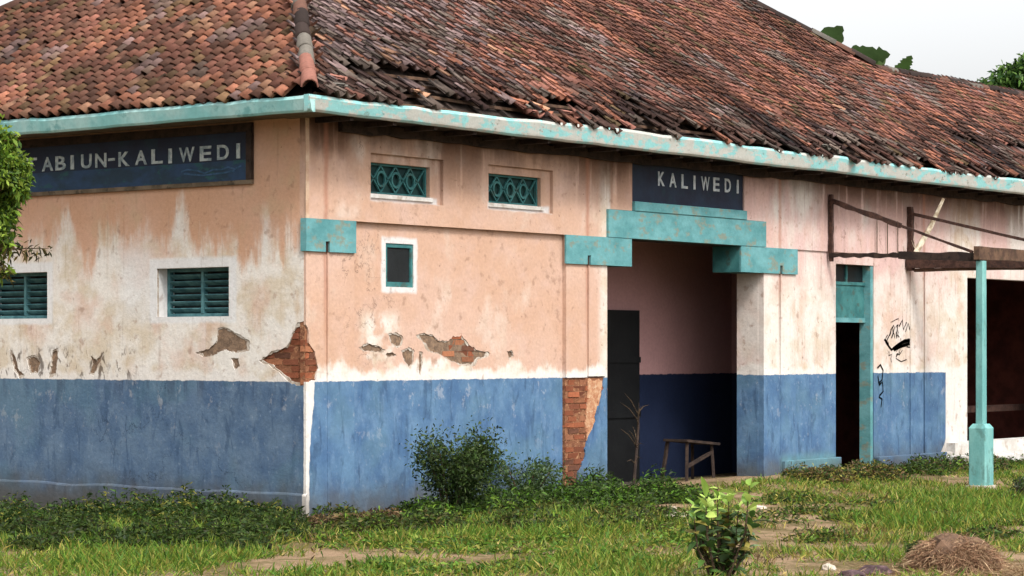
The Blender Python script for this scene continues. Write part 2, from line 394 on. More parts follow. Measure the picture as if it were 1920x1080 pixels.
# ------------------------------------------------------------------ ground
def terrain(x, y):
    z = 0.0
    z -= .30*sstep(0, 4.5, y)*sstep(1.5, -1.0, x)
    z += .09*math.exp(-((x-9.3)/2.6)**2)*math.exp(-((y)/1.0)**2)
    z -= .06*sstep(-.8, -2.4, y)*sstep(5, 9, x)
    z += .035*(noise.noise(Vector((x*.45, y*.45, 3)))) + .015*noise.noise(Vector((x*1.7, y*1.7, 8)))
    return z - .01
def axis(lo, hi, fine0, fine1, st):
    a = list(np.arange(fine0, fine1+1e-6, st)); s = st; p = fine0; L = []
    while p > lo: s *= 1.35; p -= s; L.append(p)
    s = st; p = a[-1]; R = []
    while p < hi: s *= 1.35; p += s; R.append(p)
    return L[::-1] + a + R
gx = axis(-400, 500, -9, 20, .2); gy = axis(-400, 500, -11, 6, .2)
gv = [(x, y, terrain(x, y) if abs(x) < 60 and abs(y) < 60 else -.01) for y in gy for x in gx]
nx = len(gx)
gf = [(j*nx+i, j*nx+i+1, (j+1)*nx+i+1, (j+1)*nx+i) for j in range(len(gy)-1) for i in range(nx-1)]
me = bpy.data.meshes.new('ground'); me.from_pydata(gv, [], gf)
for p in me.polygons: p.use_smooth = True
tag(link('ground', me, M_SOIL), kind='structure')

# ------------------------------------------------------------------ the station building
B = thing('station_building', 'long plastered building with blue dado, peeling salmon paint and sagging clay tile roof', 'building', (0,0,0))
XR = 26.0          # right end, far outside the frame
W = 7.9            # depth along the end wall
ZT = 3.80          # underside of the eaves
ZB = -.6
E1 = (4.917, 8.197)      # entrance opening
D1 = (9.97, 10.95)       # side door
O1 = (13.62, 17.4)       # wide dark opening
ZC = 2.845               # course line over the pilasters

def brick_proto():
    out = []
    for k in range(4):
        r = random.Random(k); bm = bmesh.new()
        add_box(bm, -.098, .098, 0, .06, -.024, .024)
        for v in bm.verts: v.co += Vector((r.uniform(-.008,.008), r.uniform(-.006,.006), r.uniform(-.005,.005)))
        bmesh.ops.recalc_face_normals(bm, faces=bm.faces)
        m = bpy.data.meshes.new('brick'); bm.to_mesh(m); bm.free(); m.materials.append(M_BRICK); out.append(m)
    return out
BRK = brick_proto()
BRCOL = [srgb(156,92,64), srgb(138,80,56), srgb(164,108,78), srgb(122,72,52), srgb(148,98,72), srgb(112,74,58)]
def lay_bricks(plane, poly, d, parent, pitch_z=.062, lo=None, shift=0.0):
    a0 = min(p[0] for p in poly); a1 = max(p[0] for p in poly); b0 = min(p[1] for p in poly); b1 = max(p[1] for p in poly)
    row = int(b0/pitch_z)-1
    while row*pitch_z < b1+pitch_z:
        z = row*pitch_z; off = .105*(row % 2) + shift
        a = math.floor(a0/.21)*.21 - .21 + off
        while a < a1+.2:
            pts = [(a+dx, z+dz) for dx in (-.08,0,.08) for dz in (-.02,.02)]
            if any(inside(p, poly) for p in pts):
                dd = d + rnd.uniform(-.003,.007)
                sc = 1.0; ac = a
                if lo is not None and a-.098 < lo:
                    w_ = a+.098-lo
                    if w_ < .035: a += .21; continue
                    sc = w_/.196; ac = lo+w_/2
                o = link('brick', rnd.choice(BRK), None, parent); o.scale = (sc, 1, 1)
                if plane == 'front': o.location = (ac, dd, z); o.rotation_euler = (rnd.uniform(-.04,.04), rnd.uniform(-.03,.03), rnd.uniform(-.05,.05))
                else: o.location = (dd, ac, z); o.rotation_euler = (rnd.uniform(-.03,.03), 0, -math.pi/2 + rnd.uniform(-.05,.05))
                c = rnd.choice(BRCOL); k = rnd.uniform(.75,1.15); o.color = (c[0]*k, c[1]*k, c[2]*k, 1)
            a += .21
        row += 1

# --- end wall (faces the camera's left half)
LP1 = [on_left(*p) for p in [(492,676),(510,660),(536,652),(546,630),(556,611),(566,610),(571,614),(571.5,640),(571.5,690),(571.5,714),(560,717),(545,714),(530,698),(512,684)]]
LP1 = [(max(a,.005), b) for a, b in LP1]
LP2 = [on_left(*p) for p in [(372,660),(395,653),(407,640),(408,620),(416,615),(440,626),(463,640),(462,656),(440,660),(420,655),(398,666),(384,668)]]
LP3 = [on_left(*p) for p in [(434,673),(446,673),(449,686),(441,692)]]
LP4 = [on_left(*p) for p in [(52,672),(64,668),(74,678),(70,696),(58,698)]]
LP5 = [on_left(*p) for p in [(170,668),(180,676),(192,664),(186,680),(176,700),(168,698),(174,684)]]
LP6 = [on_left(*p) for p in [(20,660),(28,668),(34,692),(44,700),(36,706),(26,690)]]
LP7 = [on_left(*p) for p in [(98,662),(108,656),(104,700),(92,704),(96,684)]]
LWIN = [(1.004, 1.991), (3.59, 4.58), (6.1, 7.05)]
zl0, zl1 = 1.93, 2.41
lholes = [rect(a, b, zl0, zl1) for a, b in LWIN]
lrag = [rag(p, .010, .02, i) for i, p in enumerate((LP2, LP3, LP4, LP5, LP6, LP7))]
# outline: the corner patch bites into the edge of the slab
outer = [(W, ZB), (W, ZT), (.0805, ZT), (.0805, ZC), (.0305, ZC)]
cp = sorted([p for p in LP1], key=lambda p: p[1])
up_pts = [p for p in LP1]
bite = [on_left(571.5,609)] + [on_left(*p) for p in [(565,610),(556,613),(547,632),(538,652),(512,661),(491,675),(511,685),(530,699),(545,714),(560,718),(571.5,716)]]
bite[0] = (.0305, bite[0][1]); bite[-1] = (.0305, bite[-1][1])
b_mid = rag_open(bite, .008, .04, 91, .034)
top_o = list(outer)
outer = top_o + b_mid + [(.0305, ZB)]
bg_ = grow(bite, 1.13, .034); bg_[0] = (.0305, bg_[0][1]); bg_[-1] = (.0305, bg_[-1][1])
outer_p = top_o + rag_open(bg_, .010, .035, 92, .034) + [(.0305, ZB)]
lragp = [rag(grow(p, 1.22 if i else 1.12), .008, .02, 60+i) for i, p in enumerate((LP2, LP3, LP4, LP5, LP6, LP7))]
wl = panel('wall', 'left', outer_p, lholes + lragp, 0.0, .007, M_LEFT, B)
panel('plaster_base_coat', 'left', outer, lholes + lrag, .0072, .0228, M_BASEC, wl)
wl['label'] = 'end wall with salmon and whitewashed plaster over blue'
panel('wall', 'left', rect(.081, W, ZB, ZT-.001), lholes, .0302, .30, M_LEFT, B)['label'] = 'inner leaf of the end wall'
panel('plaster_undercoat', 'left', rect(.031, 1.0, 1.2, 2.0), [], .021, .009, M_MORT, wl)
for ip, pl in enumerate((LP2, LP3, LP4, LP5, LP6, LP7)):
    a0 = min(p[0] for p in pl)-.05; a1 = max(p[0] for p in pl)+.05; b0 = min(p[1] for p in pl)-.05; b1 = max(p[1] for p in pl)+.05
    panel('plaster_undercoat', 'left', rect(a0, a1, b0, b1), [], .010+.0013*ip, .012, M_CEM, wl)
lay_bricks('left', bite, .010, wl, lo=.031)
# low plinth offset with a worn top edge
bm = bmesh.new(); n = 60; ys = [W*i/n - .02 for i in range(n+1)]
prof = []
for i, y in enumerate(ys):
    t = .24 + .02*noise.noise(Vector((y*1.7,0,5))); d = -.026 + .006*noise.noise(Vector((y*3,2,5)))
    prof.append([bm.verts.new((x, y, z)) for x, z in ((.005, t+.012), (d+.008, t), (d, t-.012), (d-.004, ZB), (.02, ZB))])
for a, b in zip(prof, prof[1:]):
    for k in range(4): bm.faces.new((a[k], a[k+1], b[k+1], b[k]))
bm_obj('plinth', bm, M_LEFT, B)
# louvred windows
def louvre_window(v0, v1):
    w = thing('tmp', None, None); bpy.data.objects.remove(w)
    bm = bmesh.new(); x = .145
    add_box(bm, x, x+.05, v0, v0+.035, zl0, zl1); add_box(bm, x, x+.05, v1-.035, v1, zl0, zl1)
    add_box(bm, x, x+.05, v0+.036, v1-.036, zl0, zl0+.035); add_box(bm, x, x+.05, v0+.036, v1-.036, zl1-.035, zl1)
    fr = bm_obj('window', bm, M_LOUV, B)
    vm = (v0+v1)/2; box('mullion', x-.008, x+.05, vm-.018, vm+.018, zl0+.036, zl1-.036, M_LOUV, fr)
    box('backing', x+.10, x+.11, v0, v1, zl0, zl1, M_GLASS, fr)
    for a, b in ((v0+.037, vm-.019), (vm+.019, v1-.037)):
        for k in range(6):
            z = zl0+.066+k*.0665
            bm = bmesh.new(); M = Matrix.Translation((x+.026, 0, z)) @ Matrix.Rotation(math.radians(38 + rnd.uniform(-3,3)), 4, 'Y')
            add_box(bm, -.032, .032, a, b, -.005, .005, M)
            bm_obj('slat', bm, M_LOUV, fr)
for a, b in LWIN: louvre_window(a, b)

# --- entrance wall
VENT = [(.941,1.883), (2.80,3.746)]; zv0, zv1 = 3.13, 3.435
VR = [(.93,2.05), (2.79,3.91)]; zr0, zr1 = 3.06, 3.52
# upper band over the course line
SG = (5.40, 7.76)    # name board niche
up_out = [(0,ZC), (E1[0],ZC), (E1[0],3.16), (SG[0],3.16), (SG[0],ZT-.001), (0,ZT-.001)]
ub = panel('wall', 'front', up_out, [rect(a, b, zr0, zr1) for a, b in VR], 0, .08, M_FRONT, B)
ub['label'] = 'upper wall over the blank panel, with two vents'
up2 = [(SG[1],3.16), (E1[1],3.16), (E1[1],ZC), (XR,ZC), (XR,ZT-.001), (SG[1],ZT-.001)]
panel('wall', 'front', up2, [], 0, .08, M_FRONT, B)['label'] = 'upper wall right of the entrance'
for i, (a, b) in enumerate(VR):
    va, vb = VENT[i]
    panel('window_surround', 'front', rect(a, b, zr0, zr1), [rect(va, vb, zv0, zv1)], .04, .039, M_FRONT, ub)
    # patterned grille
    bm = bmesh.new(); y0 = .085
    add_box(bm, va, vb, y0, y0+.03, zv0, zv0+.022); add_box(bm, va, vb, y0, y0+.03, zv1-.022, zv1)
    add_box(bm, va, va+.022, y0, y0+.03, zv0+.023, zv1-.023); add_box(bm, vb-.022, vb, y0, y0+.03, zv0+.023, zv1-.023)
    g0 = bm_obj('window', bm, M_TEALD, B); zc = (zv0+zv1)/2; wv = (vb-va-.044)/4; hz = (zv1-zv0)/2-.022
    for k in range(4):
        xa = va+.022+wv*k
        for s in (-1, 1): bar('lattice_bar', (xa, y0+.014, zc-s*hz), (xa+wv, y0+.014, zc+s*hz), .014, .02, M_TEALD, g0, up=Vector((0,1,0)))
    for k in range(1, 4):
        bm = bmesh.new(); cx = va+.022+wv*k; R = .062
        ring = []
        for q in range(16):
            th = 2*math.pi*q/16
            ring.append([bm.verts.new((cx+math.cos(th)*rr, y0+dy, zc+math.sin(th)*rr*1.15)) for rr, dy in ((R-.010,-.003),(R+.010,-.003),(R+.010,.018),(R-.010,.018))])
        for q in range(16):
            r0, r1 = ring[q], ring[(q+1) % 16]
            for c in range(4): bm.faces.new((r0[c], r0[(c+1)%4], r1[(c+1)%4], r1[c]))
        bm_obj('lattice_ring', bm, M_TEALD, g0)
    box('backing', va, vb, y0+.04, y0+.05, zv0, zv1, M_TEALK, g0)
    box('sill', va-.01, vb+.03, .018, .0395, zv0-.045, zv0-.006, M_WHITE, g0, .004)

# recessed blank panel 1 with its small window and broken plaster
FP = [[(786,630),(800,627),(815,631),(824,640),(840,641),(850,633),(864,632),(876,646),(890,656),(912,660),(910,668),(893,672),(886,683),(862,682),(842,672),(822,662),(806,658),(800,645)],
      [(731,629),(742,626),(753,631),(753,644),(745,650),(735,642)],
      [(678,652),(690,645),(702,648),(718,655),(716,661),(698,658),(684,658)],
      [(755,660),(766,654),(775,660),(773,682),(768,688),(760,676)],
      [(724,664),(736,661),(742,667),(730,670)],
      [(786,663),(792,664),(791,686),(787,700),(786,680)],
      [(952,660),(960,658),(962,668),(955,672)]]
FPw = [[on_front(*p, .05) for p in q] for q in FP]
FPr = [rag(p, .010, .02, 20+i) for i, p in enumerate(FPw)]
SW = (1.215, 1.640, 2.225, 2.655)
FPg = [rag(grow(p, 1.12 if i == 0 else 1.25), .008, .02, 70+i) for i, p in enumerate(FPw)]
p1 = panel('wall', 'front', rect(.69, 4.15, ZB, ZC), [rect(*SW)] + FPg, .05, .007, M_FRONT, B)
panel('plaster_base_coat', 'front', rect(.691, 4.149, ZB, ZC-.001), [rect(*SW)] + FPr, .0572, .0228, M_BASEC, p1)
p1['label'] = 'recessed wall panel with broken plaster between the first pilasters'
for i, pl in enumerate(FPw):
    a0 = min(p[0] for p in pl)-.05; a1 = max(p[0] for p in pl)+.05; b0 = min(p[1] for p in pl)-.05; b1 = max(p[1] for p in pl)+.05
    if i == 0:
        m0 = [on_front(*p, .05) for p in [(836,620),(890,620),(896,690),(830,690)]]
        lay_bricks('front', [on_front(*p, .05) for p in [(846,636),(866,632),(884,652),(880,672),(858,676),(842,660)]], .058, p1, pitch_z=.058)
    panel('plaster_undercoat', 'front', rect(a0, a1, b0, b1), [], .062+.0013*i, .008, M_CEM, p1)
# small framed window
bm = bmesh.new(); a, b, c, d = SW
add_box(bm, a-.004, a+.032, .060, .09, c, d); add_box(bm, b-.032, b+.004, .060, .09, c, d)
add_box(bm, a+.033, b-.033, .060, .09, c, c+.05); add_box(bm, a+.033, b-.033, .060, .09, d-.04, d)
sw = bm_obj('window', bm, M_TEALD, B)
box('pane', a+.04, b-.04, .075, .08, c+.05, d-.05, M_GLASS, sw)
# other recessed panels
panel('wall', 'front', rect(8.95, D1[0], ZB, ZC), [], .02, .06, M_FRONT, B)['label'] = 'pale wall between pilaster and teal door'
panel('wall', 'front', rect(D1[1], 11.92, ZB, ZC), [], .015, .065, M_FRONT, B)['label'] = 'pink wall with scribbles right of the teal door'
o1 = [(12.69,ZB),(O1[0],ZB),(O1[0],.336),(O1[0],2.61),(O1[1],2.61),(O1[1],.336),(O1[1],ZB),(XR,ZB),(XR,ZC),(12.69,ZC)]
panel('wall', 'front', [(12.69,ZB),(O1[0],ZB),(O1[0],2.61),(O1[1],2.61),(O1[1],ZB),(XR,ZB),(XR,ZC),(12.69,ZC)], [], .03, .05, M_FRONT, B)['label'] = 'wall round the wide dark opening'
# over the door, down to the transom head
zd = 2.70
panel('wall', 'front', rect(D1[0], D1[1], zd, ZC), [], .02, .06, M_FRONT, B)
# pilasters: two strips each with an open groove between
def pilaster(u0, ug, u1, cut=None):
    g = .024
    a = panel('pilaster', 'front', rect(u0, ug-g, ZB if not cut else DADO, ZC), [], 0, .0795, M_FRONT, B)
    if not cut: panel('pilaster', 'front', rect(ug+g, u1, ZB, ZC), [], 0, .0795, M_FRONT, B)
    box('groove_back', ug-g, ug+g, .022, .0795, DADO, ZC-.12, M_FRONT, a)
    if not cut: box('groove_back', ug-g, ug+g, (.004 if ug < 10 else .03), .0795, ZB, DADO-.001, M_FRONT, a)
    return a
bite_f = [(0, on_front(573,609)[1])] + [on_front(*p) for p in [(578,616),(580,642),(590,660),(597,690),(592,712),(580,716)]] + [(0, on_front(573,716)[1])]
bf = rag_open(bite_f, .006, .04, 44)
pc = panel('pilaster', 'front', [(0.0005,ZB)] + [(0.0005, bf[-1][1])] + [(max(p[0], .0006), p[1]) for p in bf[::-1][1:]] + [(0.0005,ZC),(.257,ZC),(.257,ZB)], [], 0, .03, M_FRONT, B)
panel('plaster_undercoat', 'front', rect(.004, .2569, 1.2, 2.0), [], .022, .058, M_MORT, pc)
panel('pilaster', 'front', rect(.305, .69, ZB, ZC), [], 0, .0795, M_FRONT, B)
box('groove_back', .2572, .3048, .018, .0795, DADO, ZC-.12, M_FRONT, pc); box('groove_back', .2572, .3048, .003, .0795, ZB, DADO-.001, M_FRONT, pc)
lay_bricks('front', bite_f, .010, pc, shift=.06, lo=.004)
pa = pilaster(4.15, 4.545, E1[0], cut=True)
cutp = [(4.569, ZC), (E1[0], ZC), (E1[0], ZB), (4.50, ZB)] + [on_front(*p) for p in [(1084,893),(1092,866),(1100,838),(1107,812),(1115,798),(1119,770),(1127,748),(1131,722)]]
cutp = cutp[:3] + rag_open(cutp[3:] + [(4.875, DADO+.012)],   .020, .035, 5, 0) + [(4.569, DADO+.012)]
bm = bmesh.new(); L = []
panel('mortar_smear', 'front', rag_open([on_front(*p) for p in [(1104,712),(1131,712),(1129,745),(1122,770),(1116,800),(1104,830),(1098,800),(1102,760)]], .018, .03, 8, 0)[:-1], [], .0065, .012, M_BEIGE, pa)
pr = panel('pilaster', 'front', cutp, [], 0, .0795, M_FRONT, B)
pr['label'] = 'right strip of the pilaster with bare bricks'
ubed = panel('plaster_undercoat', 'front', rect(4.152, E1[0]-.002, ZB, DADO-.002), [], .019, .059, M_MORT, pa)
lay_bricks('front', [(4.18,-.1),(4.50,-.1),(4.62,.45),(4.84,1.28),(4.18,1.28)], .009, pa, pitch_z=.066, lo=4.152)
pilaster(8.2, 8.575, 8.95)
pilaster(11.92, 12.305, 12.69)

# capitals and the stepped lintel, teal
def capital(poly, notch_u, nz):
    # notch cut in the underside
    i = 0; out = poly
    return panel('capital', 'front', out, [], -.024, .0235, M_TEAL, B)
zc0, zc1 = 2.535, 2.845
def cap_poly(u0, u1, un): return [(u0,zc0),(un-.03,zc0),(un-.03,zc0+.10),(un+.03,zc0+.10),(un+.03,zc0),(u1,zc0),(u1,zc1),(u0,zc1)]
capital(cap_poly(-.024, .69, .281), 0, 0)
box('capital', -.024, -.0005, -.0004, .05, zc0, zc1, M_TEAL, B)
capital(cap_poly(4.12, 5.36, 4.545), 0, 0)
capital(cap_poly(7.65, 8.96, 8.575), 0, 0)
for un in (.281, 4.545, 8.575): box('notch', un-.029, un+.029, -.004, -.001, zc0+.001, zc0+.099, M_DARKW, B)
# body of corbels inside the opening, down to the same depth as the piers
box('corbel', E1[0]+.001, 5.36, .0, .38, zc0, zc1-.0, M_TEALD, B)
box('corbel', 7.65, E1[1]-.001, .0, .38, zc0, zc1-.0, M_TEALD, B)
lt = panel('lintel', 'front', rect(4.90, 8.21, zc1+.004, 3.155), [], -.030, .11, M_TEAL, B)
lt['label'] = 'teal stepped lintel over the entrance'
box('lintel', E1[0]+.001, E1[1]-.001, .081, .38, zc1+.004, ZT-.002, M_DARKW, B)
box('ledge', SG[0], SG[1], -.042, .08, 3.157, 3.265, M_TEAL, B, .006)
# inner leaf, piers
inner = [(.331, ZB),(E1[0],ZB),(E1[0],ZT-.002),(.331,ZT-.002)]
panel('wall', 'front', inner, [rect(*SW)] + [rect(a, b, zv0, zv1) for a, b in VENT], .0802, .13, M_FRONT, B)['label'] = 'inner leaf of the entrance wall'
panel('wall', 'front', [(E1[1],ZB),(D1[0],ZB),(D1[0],zd),(D1[1],zd),(D1[1],ZB),(O1[0],ZB),(O1[0],2.61),(O1[1],2.61),(O1[1],ZB),(XR,ZB),(XR,ZT-.002),(E1[1],ZT-.002)], [], .0802, .13, M_FRONT, B)['label'] = 'inner leaf of the entrance wall'
box('pier', 4.15, E1[0], .2105, .38, ZB, ZC, M_FRONT, B); box('pier', E1[1], 8.9, .2105, .38, ZB, ZC, M_FRONT, B)
# lower plinth steps on the right
box('plinth', 8.62, D1[0]+.03, -.05, .0195, ZB, .25, M_FRONT, B, .008)
box('plinth', D1[1]-.0, 13.0, -.07, .0145, ZB, .22, M_FRONT, B, .01)
bm = bmesh.new(); add_box(bm, 13.0, 21, -.10, .2, ZB, .335); bm_obj('sill', bm, M_WHITE, B)['label'] = 'white sill step under the wide opening'
box('step', 12.75, 21, -.42, -.101, ZB, .17, M_WHITE, B, .012)['label'] = 'lower white step'
# transom, panel and frame of the side door
ft = thing('x', None, None); bpy.data.objects.remove(ft)
bm = bmesh.new()
add_box(bm, D1[0]+.002, D1[1]-.07, .12, .17, 2.00, 2.46); fr = bm_obj('door_frame', bm, M_TEALD, B)
fr['label'] = 'teal door frame with solid transom panel'
box('frame_post', D1[1]-.068, D1[1]-.002, .03, .19, -.1, zd-.002, M_TEAL, fr)
box('frame_post', D1[0]+.002, D1[0]+.03, .11, .18, -.1, 1.998, M_TEALD, fr)
box('rail', D1[0]+.002, D1[1]-.07, .105, .18, 1.96, 2.02, M_TEAL, fr); box('rail', D1[0]+.002, D1[1]-.07, .105, .18, 2.44, 2.48, M_TEALD, fr)
box('mullion', 10.42, 10.445, .12, .16, 2.482, zd-.002, M_TEALD, fr)
box('pane', D1[0]+.002, D1[1]-.07, .145, .15, 2.482, zd-.002, M_GLASS, fr)

# rooms
box('floor', .34, XR, .39, W-.3, -.12, .0, M_FLOOR, B); box('floor', E1[0]-.1, E1[1]+.1, -.15, .389, -.12, -.01, M_FLOOR, B)['label'] = 'worn cement threshold of the entrance'
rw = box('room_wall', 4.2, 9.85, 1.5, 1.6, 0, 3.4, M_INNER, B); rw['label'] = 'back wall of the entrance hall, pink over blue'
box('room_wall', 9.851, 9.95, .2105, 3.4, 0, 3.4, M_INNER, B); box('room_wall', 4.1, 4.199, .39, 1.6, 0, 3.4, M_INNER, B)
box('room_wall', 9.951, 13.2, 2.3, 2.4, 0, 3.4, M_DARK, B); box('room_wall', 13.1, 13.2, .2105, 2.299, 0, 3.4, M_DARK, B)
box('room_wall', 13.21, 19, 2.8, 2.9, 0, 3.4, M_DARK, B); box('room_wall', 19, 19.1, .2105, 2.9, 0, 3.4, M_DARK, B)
box('room_wall', 11.15, 11.5, 1.7, 1.8, 0, 2.2, simple('beige_room_paint', srgb(150,120,100), srgb(120,96,84), 3), B)
box('ceiling', .34, XR, .211, W-.3, 3.42, 3.5, M_DARKW, B)
dr = box('door', 6.72, 7.65, 1.44, 1.498, .0, 2.09, M_DOOR, B); dr['label'] = 'dark door in the entrance hall'
box('rail', 6.72, 7.65, 1.42, 1.439, .78, .86, M_DOOR, dr); box('rail', 6.72, 7.65, 1.42, 1.439, 1.45, 1.52, M_DOOR, dr)
box('rail', 13.6, 18.9, 1.4, 1.45, .66, .76, M_RUST, B)['label'] = 'bare timber rail across the wide opening'
# rear and far walls
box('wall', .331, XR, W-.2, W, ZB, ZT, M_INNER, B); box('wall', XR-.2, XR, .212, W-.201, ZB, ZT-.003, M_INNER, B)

# scribbles sprayed on the plaster
def stroke(pts, w, y, par, nm='graffiti_stroke'):
    bm = bmesh.new(); q = [on_front(*p, y) for p in pts]; L = []
    for i, (a, b) in enumerate(q):
        a2, b2 = q[min(i+1, len(q)-1)]; a1, b1 = q[max(i-1, 0)]; d = Vector((a2-a1, b2-b1)); d.normalize(); ww = w*rnd.uniform(.6,1.1)/2
        L.append((bm.verts.new((a-d.y*ww, y, b+d.x*ww)), bm.verts.new((a+d.y*ww, y, b-d.x*ww))))
    for l0, l1 in zip(L, L[1:]): bm.faces.new((l0[0], l0[1], l1[1], l1[0]))
    bmesh.ops.solidify(bm, geom=list(bm.faces), thickness=.0008)
    return bm_obj(nm, bm, M_SPRAY, par)
_stroke = stroke
def stroke(pts, w, y, par): return _stroke(pts, w*2.0, y-.002, par)
gw = [o for o in B.children if o.get('label', '').startswith('pink wall')][0]
for pts, w in [([(1662,640),(1668,628),(1672,616),(1676,610)],.012), ([(1672,634),(1678,612),(1681,626),(1684,608)],.012), ([(1686,612),(1692,600),(1694,618),(1700,604)],.012),
               ([(1698,622),(1703,606),(1706,618)],.010), ([(1658,636),(1664,646),(1672,656),(1676,652)],.018), ([(1674,654),(1684,646),(1696,640),(1708,637)],.030),
               ([(1676,656),(1688,650),(1706,644)],.020), ([(1700,650),(1712,652),(1716,662),(1708,668)],.010), ([(1684,662),(1680,672),(1690,678),(1700,674)],.008), ([(1712,672),(1714,682)],.012), ([(1664,628),(1660,636),(1668,650)],.010)]:
    stroke(pts, w, .0125, gw)
for k in range(16):
    x0 = 1660+rnd.uniform(0,50); y0 = 604+rnd.uniform(0,66); pts = [(x0,y0)]
    for q in range(3): pts.append((pts[-1][0]+rnd.uniform(-2,6), pts[-1][1]+rnd.uniform(-11,9)))
    stroke(pts, rnd.uniform(.004,.010), .0128-.0001*k, gw)
for pts, w in [([(1645,690),(1651,684),(1656,694),(1654,712),(1648,718),(1646,704)],.014), ([(1648,722),(1655,716),(1656,734),(1649,742)],.014), ([(1648,744),(1654,748),(1652,764)],.012)]:
    stroke(pts, w, .0115, gw)
ww2 = wl
# ------------------------------------------------------------------ roof
O = .45; PT = .70; Z0 = 3.985; SL = math.sqrt(1+PT*PT)
TR, TW = 4.40, 2.49           # plan run to the main ridge and to the lower ridge on the right
MAINR = 17.15                 # where the main roof's right hip would meet the eaves
def P_front(u, t, h=0.0):     # point on the entrance-side slope
    s = .035*noise.noise(Vector((u*.55, t*.9, 2))) + .02*noise.noise(Vector((u*1.6, t*2, 6)))
    return Vector((u, -O+t, Z0+PT*t)) + Vector((0, -PT, 1))/SL*(h+s)
def P_left(v, t, h=0.0):
    s = .03*noise.noise(Vector((v*.55+9, t*.9, 2))) + .012*noise.noise(Vector((v*1.6, t*2, 16)))
    return Vector((-O+t, v, Z0+PT*t)) + Vector((-PT, 0, 1))/SL*(h+s)
def sheet(fn, c0, c1, name, h, mat, parent=None, nt=14, nu=40):
    bm = bmesh.new(); g = []
    for i in range(nt+1):
        row = []
        for j in range(nu+1):
            t, u = c0(i/nt, j/nu); row.append(bm.verts.new(fn(u, t, h)))
        g.append(row)
    for i in range(nt):
        for j in range(nu):
            try: bm.faces.new((g[i][j], g[i][j+1], g[i+1][j+1], g[i+1][j]))
            except ValueError: pass
    bmesh.ops.remove_doubles(bm, verts=bm.verts, dist=1e-4)
    return bm_obj(name, bm, mat, parent)
WE = W + O
RF = sheet(P_front, lambda a, b: (TW*a, (-O+TW*a)+(XR+O+O-TW*a)*b), None, 'roof', -.10, M_DARKW, B)
RF['label'] = 'entrance side roof slope of mossy broken clay tiles'
sheet(P_front, lambda a, b: (TW+(TR-TW)*a, (-O+TW+(TR-TW)*a)+((MAINR-TW-(TR-TW)*a)-(-O+TW+(TR-TW)*a))*b), None, 'roof_boarding', -.10, M_DARKW, RF)
RL = sheet(P_left, lambda a, b: ((TR-.004)*a, (-O+TR*a)+((WE-TR*a)-(-O+TR*a))*b), None, 'roof', -.10, M_DARKW, B)
RL['label'] = 'end roof slope of orange brown clay tiles'
# rear slopes close the roof
bm = bmesh.new(); zr = Z0+PT*TR-.11; zw = Z0+PT*TW-.11
def qd(*p): bm.faces.new([bm.verts.new(q) for q in p])
qd((-O,WE,Z0-.1),(-O+TR,WE-TR,zr),(MAINR-TR,WE-TR,zr),(MAINR,WE,Z0-.1))
qd((MAINR,WE,Z0-.1),(MAINR-TR,-O+TR,zr),(MAINR-TW,-O+TW,zw))
qd((MAINR-TW,-O+TW,zw),(XR+O,-O+TW,zw),(XR+O,-O+2*TW,Z0-.1),(MAINR-1,-O+2*TW,Z0-.1))
bm_obj('rear_slope', bm, simple('old_tile_far', srgb(120,78,62), srgb(80,60,52), 5), RF)
# battens and rafters show where tiles are gone
for k in range(26):
    t = .02+k*.168
    if t > TR: break
    u1 = XR if t < TW else MAINR-t
    bm = bmesh.new(); n = 30
    us = [(-O+t+.1)+(u1-(-O+t+.1))*i/n for i in range(n+1)]
    for a, b in zip(us, us[1:]): add_bar(bm, P_front(a,t,-.052), P_front(b,t,-.052), .03, .03)
    bm_obj('batten', bm, M_BEAM if k < 4 else M_DARKW, RF)
for k in range(56):
    u = .0+k*.45
    t1 = min(TR, u+O) if u < MAINR-TR else (min(TR, max(TW, MAINR-u)))
    if t1 > .3: bar('rafter', P_front(u,.0,-.088), P_front(u,t1-.05,-.088), .05, .05, M_DARKW, RF)

TWID, TEXP, TLEN = .145, .140, .26
def tile_mesh(seed):
    r = random.Random(seed); nn = 7; wv = .162
    xs = [wv*(i/(nn-1)-.5) for i in range(nn)]
    zs = [.030*math.sin(2*math.pi*(i/(nn-1)) + .5) + (.004 if i in (0,) else 0) for i in range(nn)]
    v = []
    for yy, lift in ((0, .034), (TLEN, -.004)):
        for x, z in zip(xs, zs): v.append((x+r.uniform(-.002,.002), yy+(r.uniform(-.006,.006) if yy == 0 else 0), z+lift))
    for x, z in zip(xs, zs): v.append((x, .006, z+.034-.020))
    f = [(i, i+1, nn+i+1, nn+i) for i in range(nn-1)] + [(i+1, i, 2*nn+i, 2*nn+i+1) for i in range(nn-1)]
    # undersides close the tile so a lifted one still has thickness
    f += [(2*nn+i+1, 2*nn+i, nn+i, nn+i+1) for i in range(nn-1)]
    m = bpy.data.meshes.new('tile'); m.from_pydata(v, [], f); m.materials.append(M_TILE)
    for p in m.polygons: p.use_smooth = p.index < nn-1
    return m
TM = [tile_mesh(i) for i in range(5)]
PAL = dict(orange=srgb(172,112,88), red=srgb(142,92,80), brown=srgb(112,80,68), pale=srgb(196,150,120), lav=srgb(150,132,132), grey=srgb(118,112,104), dark=srgb(58,46,42), moss=srgb(108,96,64), black=srgb(32,27,26), rose=srgb(164,112,98))
